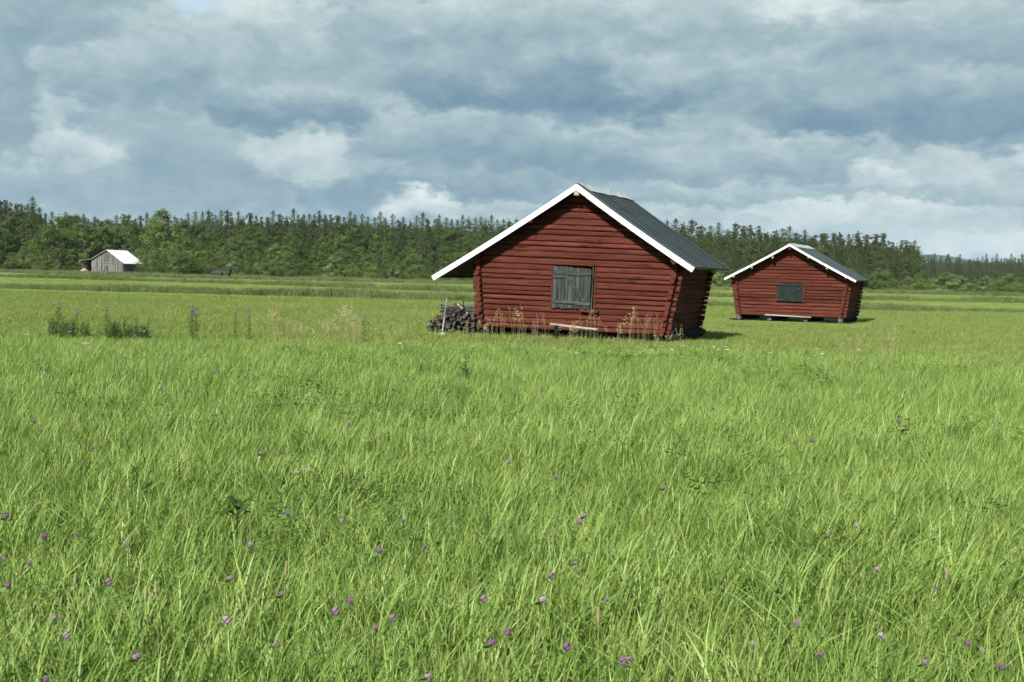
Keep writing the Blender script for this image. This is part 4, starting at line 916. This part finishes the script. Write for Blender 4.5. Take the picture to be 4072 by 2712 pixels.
for (dx, Y, v) in spots:
    side = 'left half' if dx < 215 else 'right half'
    lab = 'purple flowering fireweed in the leafy stand at the left of the field' if v in (0, 2) and dx < 360 else ('thin fireweed with a lilac spike alone in the left field' if v in (0, 2) else ('dark leafy fireweed without flowers in the %s of the left stand' % side if dx < 360 else 'thin leafy fireweed without flowers in the left field' if dx < 1000 else 'dark leafy weed alone in the meadow in front of the large barn'))
    place('fireweed_plant', fw[v], ((dx * D_ - 2036) / FPX * Y, Y, 0), (rnd.uniform(.85, 1.1) if v in (0, 2) else rnd.uniform(.6, 1.0)) if dx < 1000 else .8, lab, 'wildflower', 'fireweed: ' + lab)
# red clover
clp = material('clover_pink', lambda q: (lambda oi: q.ramp(oi, [(.0, (.19, .10, .18)), (.5, (.26, .17, .24)), (1., (.38, .30, .35))]))(q.n('ShaderNodeObjectInfo').outputs['Random']), .7, .1, transl=.2)
def clover(seed, h=.48):
    r_ = np.random.default_rng(seed); bl = r_.normal(size=(90, 3)); bl /= np.linalg.norm(bl, axis=1, keepdims=True)
    cc = bl * np.array([.0125, .0125, .013]) + np.array([.03, 0, h]); hd = cards(cc, bl + r_.normal(size=(90, 3)) * .4 + np.array([0, 0, .3]), np.full(90, .011), np.full(90, .5), 'flower_head', clp, .5)
    core = MB()
    for k in range(6): pass
    st_ = MB().tube([(0, 0, 0), (.012, 0, h * .5), (.03, 0, h)], [.002, .0018, .0015], 4).mesh('stem', stem_m)
    c = []; nn = []
    for lz in (h * .45, h * .7, h - .02):
        a0 = r_.uniform(0, 6)
        for j in range(3): c.append((.03 + .018 * math.cos(a0 + 2.09 * j), .018 * math.sin(a0 + 2.09 * j), lz)); nn.append((r_.normal() * .4, r_.normal() * .4, 1))
    return [('stem', st_), ('leaf', cards(c, nn, np.full(len(c), .034), np.full(len(c), .4), 'leaf', clov_m, .75)), ('flower_head', hd)]
cl = [clover(700 + i) for i in range(4)]
disp = [(17, 1344), (124, 1418), (101, 1231), (178, 1227), (251, 1338), (293, 1250), (530, 1327), (575, 1250), (649, 1363), (661, 1178), (806, 1379), (772, 1405), (636, 1480), (871, 1263), (977, 1253), (1113, 1377), (1268, 1324), (984, 1552), (1432, 1520), (1450, 1515), (863, 1441), (1968, 1207), (2018, 1309), (1905, 1229), (2155, 1351), (2225, 1478), (2302, 1531), (2127, 1520), (2027, 1461), (1832, 1433), (1888, 1505), (1245, 895), (502, 850), (495, 854), (643, 928), (802, 975), (978, 1006), (1168, 1060), (1211, 1048), (1360, 988), (1442, 1077), (1345, 1183), (1732, 998), (1870, 1010), (650, 1037), (711, 1079), (683, 1085), (213, 1030), (78, 967), (94, 986), (173, 882), (105, 848), (14, 1185), (10, 1285), (68, 1293), (410, 826), (387, 823), (288, 818), (1667, 866), (1612, 935), (1640, 937), (1207, 874), (1457, 908), (2065, 968), (2285, 968), (1987, 868), (1912, 862), (928, 873), (1730, 1478), (1165, 1452), (1248, 1376), (314, 1508), (153, 1460), (105, 1560), (522, 1425), (926, 1195), (2258, 1495), (1395, 1375), (1130, 1475), (905, 1420)]
for k in range(10): disp.append((rnd.uniform(5, 2350), 800 + 700 * rnd.random() ** 1.5))
for (dx, dy) in disp:
    p = ground_at(dx * D_, dy * D_, .50); s = rnd.uniform(.7, 1.35) * (1.0 + max(0, (p.y - 9)) * .014)
    near = 'nearest grass' if p.y < 8.5 else ('middle meadow' if p.y < 14 else 'farther meadow')
    sd_ = 'at far left' if dx < 470 else 'left of centre' if dx < 940 else 'near the centre' if dx < 1410 else 'right of centre' if dx < 1880 else 'at far right'
    place('red_clover', rnd.choice(cl), (p.x - .03 * s, p.y, .50 - .48 * s), s, 'pink clover flower head in the %s %s' % (near, sd_), 'clover', 'clover flowers in the %s %s' % (near, sd_), rz=0)
# yarrow
yar_m = material('yarrow_white', lambda q: (.72, .72, .66), .7, .1)
def yarrow(seed, h=.55):
    r_ = np.random.default_rng(seed); k_ = 34; a = r_.uniform(0, 6.28, k_); q = .04 * r_.random(k_) ** .5
    hd = cards(np.stack([q * np.cos(a), q * np.sin(a), h + r_.normal(0, .004, k_)], 1), r_.normal(size=(k_, 3)) * .3 + np.array([0, -.3, 1]), np.full(k_, .011), np.full(k_, .5), 'flower_head', yar_m, 1.0)
    return [('stem', MB().tube([(0, 0, 0), (0, 0, h)], [.003, .002], 4).mesh('stem', stem_m)), ('flower_head', hd)]
ya = [yarrow(800), yarrow(801)]
for (dx, dy) in [(1520, 794), (1545, 801), (1553, 797), (1568, 804), (1590, 796), (1603, 800), (1625, 798), (1640, 803), (1652, 799), (1672, 806), (1668, 797), (1720, 800), (1738, 806), (1770, 812), (1880, 806), (1890, 818), (1960, 806), (1975, 812), (190, 790), (200, 786), (60, 778), (160, 770), (1275, 805), (1325, 806), (330, 762), (920, 786)]:
    p = ground_at(dx * D_, dy * D_, .5); Y = min(p.y, 35.5); p = p * (Y / p.y)
    place('yarrow_plant', rnd.choice(ya), (p.x, Y, -.05), rnd.uniform(.9, 1.15), 'white flat topped yarrow flower in the grass before the barns' if dx > 1000 else 'white flat topped yarrow flower in the left part of the meadow', 'wildflower', 'yarrow before the barns' if dx > 1000 else 'yarrow in the left meadow')
# timothy grass with cylindrical tan heads
tim = [('stem', MB().tube([(0, 0, 0), (.02, 0, .4), (.03, 0, .6)], [.003, .0022, .002], 4).mesh('stem', stem_m)), ('seed_head', MB().tube([(.03, 0, .58), (.033, 0, .60), (.036, 0, .64), (.038, 0, .645)], [.003, .0065, .006, .002], 7).mesh('seed_head', straw_m))]
for (dx, dy) in [(1932, 1140), (174, 1315), (388, 1335), (338, 1360), (800, 1085), (318, 885), (1822, 925), (1840, 1010), (1500, 1190), (1100, 1230), (660, 1320), (2180, 1320), (1400, 1440), (450, 1180)]:
    p = ground_at(dx * D_, dy * D_, .62)
    place('timothy_grass', tim, (p.x - .03, p.y, 0), rnd.uniform(.95, 1.08), 'timothy grass stalk with tan cylindrical seed head in the foreground meadow', 'grass stalk', 'timothy stalks')
# broad leaved plant
p = ground_at(545 * D_, 1190 * D_, .35); V = []; F = []
for k in range(8):
    a = k * .8 + .3; L = .11 + .05 * (k % 3); w = .035; z = .30 + .03 * (k % 4); o = len(V); cx, cy = math.cos(a), math.sin(a)
    V += [(0, 0, z - .05), (cx * L * .5 - cy * w, cy * L * .5 + cx * w, z + .01), (cx * L * .5, cy * L * .5, z + .02), (cx * L * .5 + cy * w, cy * L * .5 - cx * w, z + .01), (cx * L, cy * L, z)]
    F += [(o, o + 1, o + 2), (o, o + 2, o + 3), (o + 1, o + 4, o + 2), (o + 2, o + 4, o + 3)]
me = MB().add(V, F).mesh('foliage', clov_m)
place('broadleaf_weed', [('foliage', me), ('stem', MB().tube([(0, 0, 0), (0, 0, .33)], .004, 5).mesh('stem', clov_m))], (p.x, p.y, .08), 1.0, 'single broad leaved dark green weed in the left foreground grass', 'weed', rz=0)

# ------------------------------------------------------------------ haze
hm = bpy.data.materials.new('haze'); hm.use_nodes = True; hm.node_tree.nodes.clear(); q = NG(hm.node_tree)
pv = q.n('ShaderNodeVolumePrincipled'); pv.inputs['Color'].default_value = (.62, .78, 1.0, 1); pv.inputs['Density'].default_value = .000055; pv.inputs['Anisotropy'].default_value = 0.0
q.link(pv.outputs[0], q.n('ShaderNodeOutputMaterial').inputs['Volume'])
hz_ = MB().box(-9200, 9200, -9200, 9200, -1.0, 130).build('haze', hm); tag(hz_, kind='stuff')
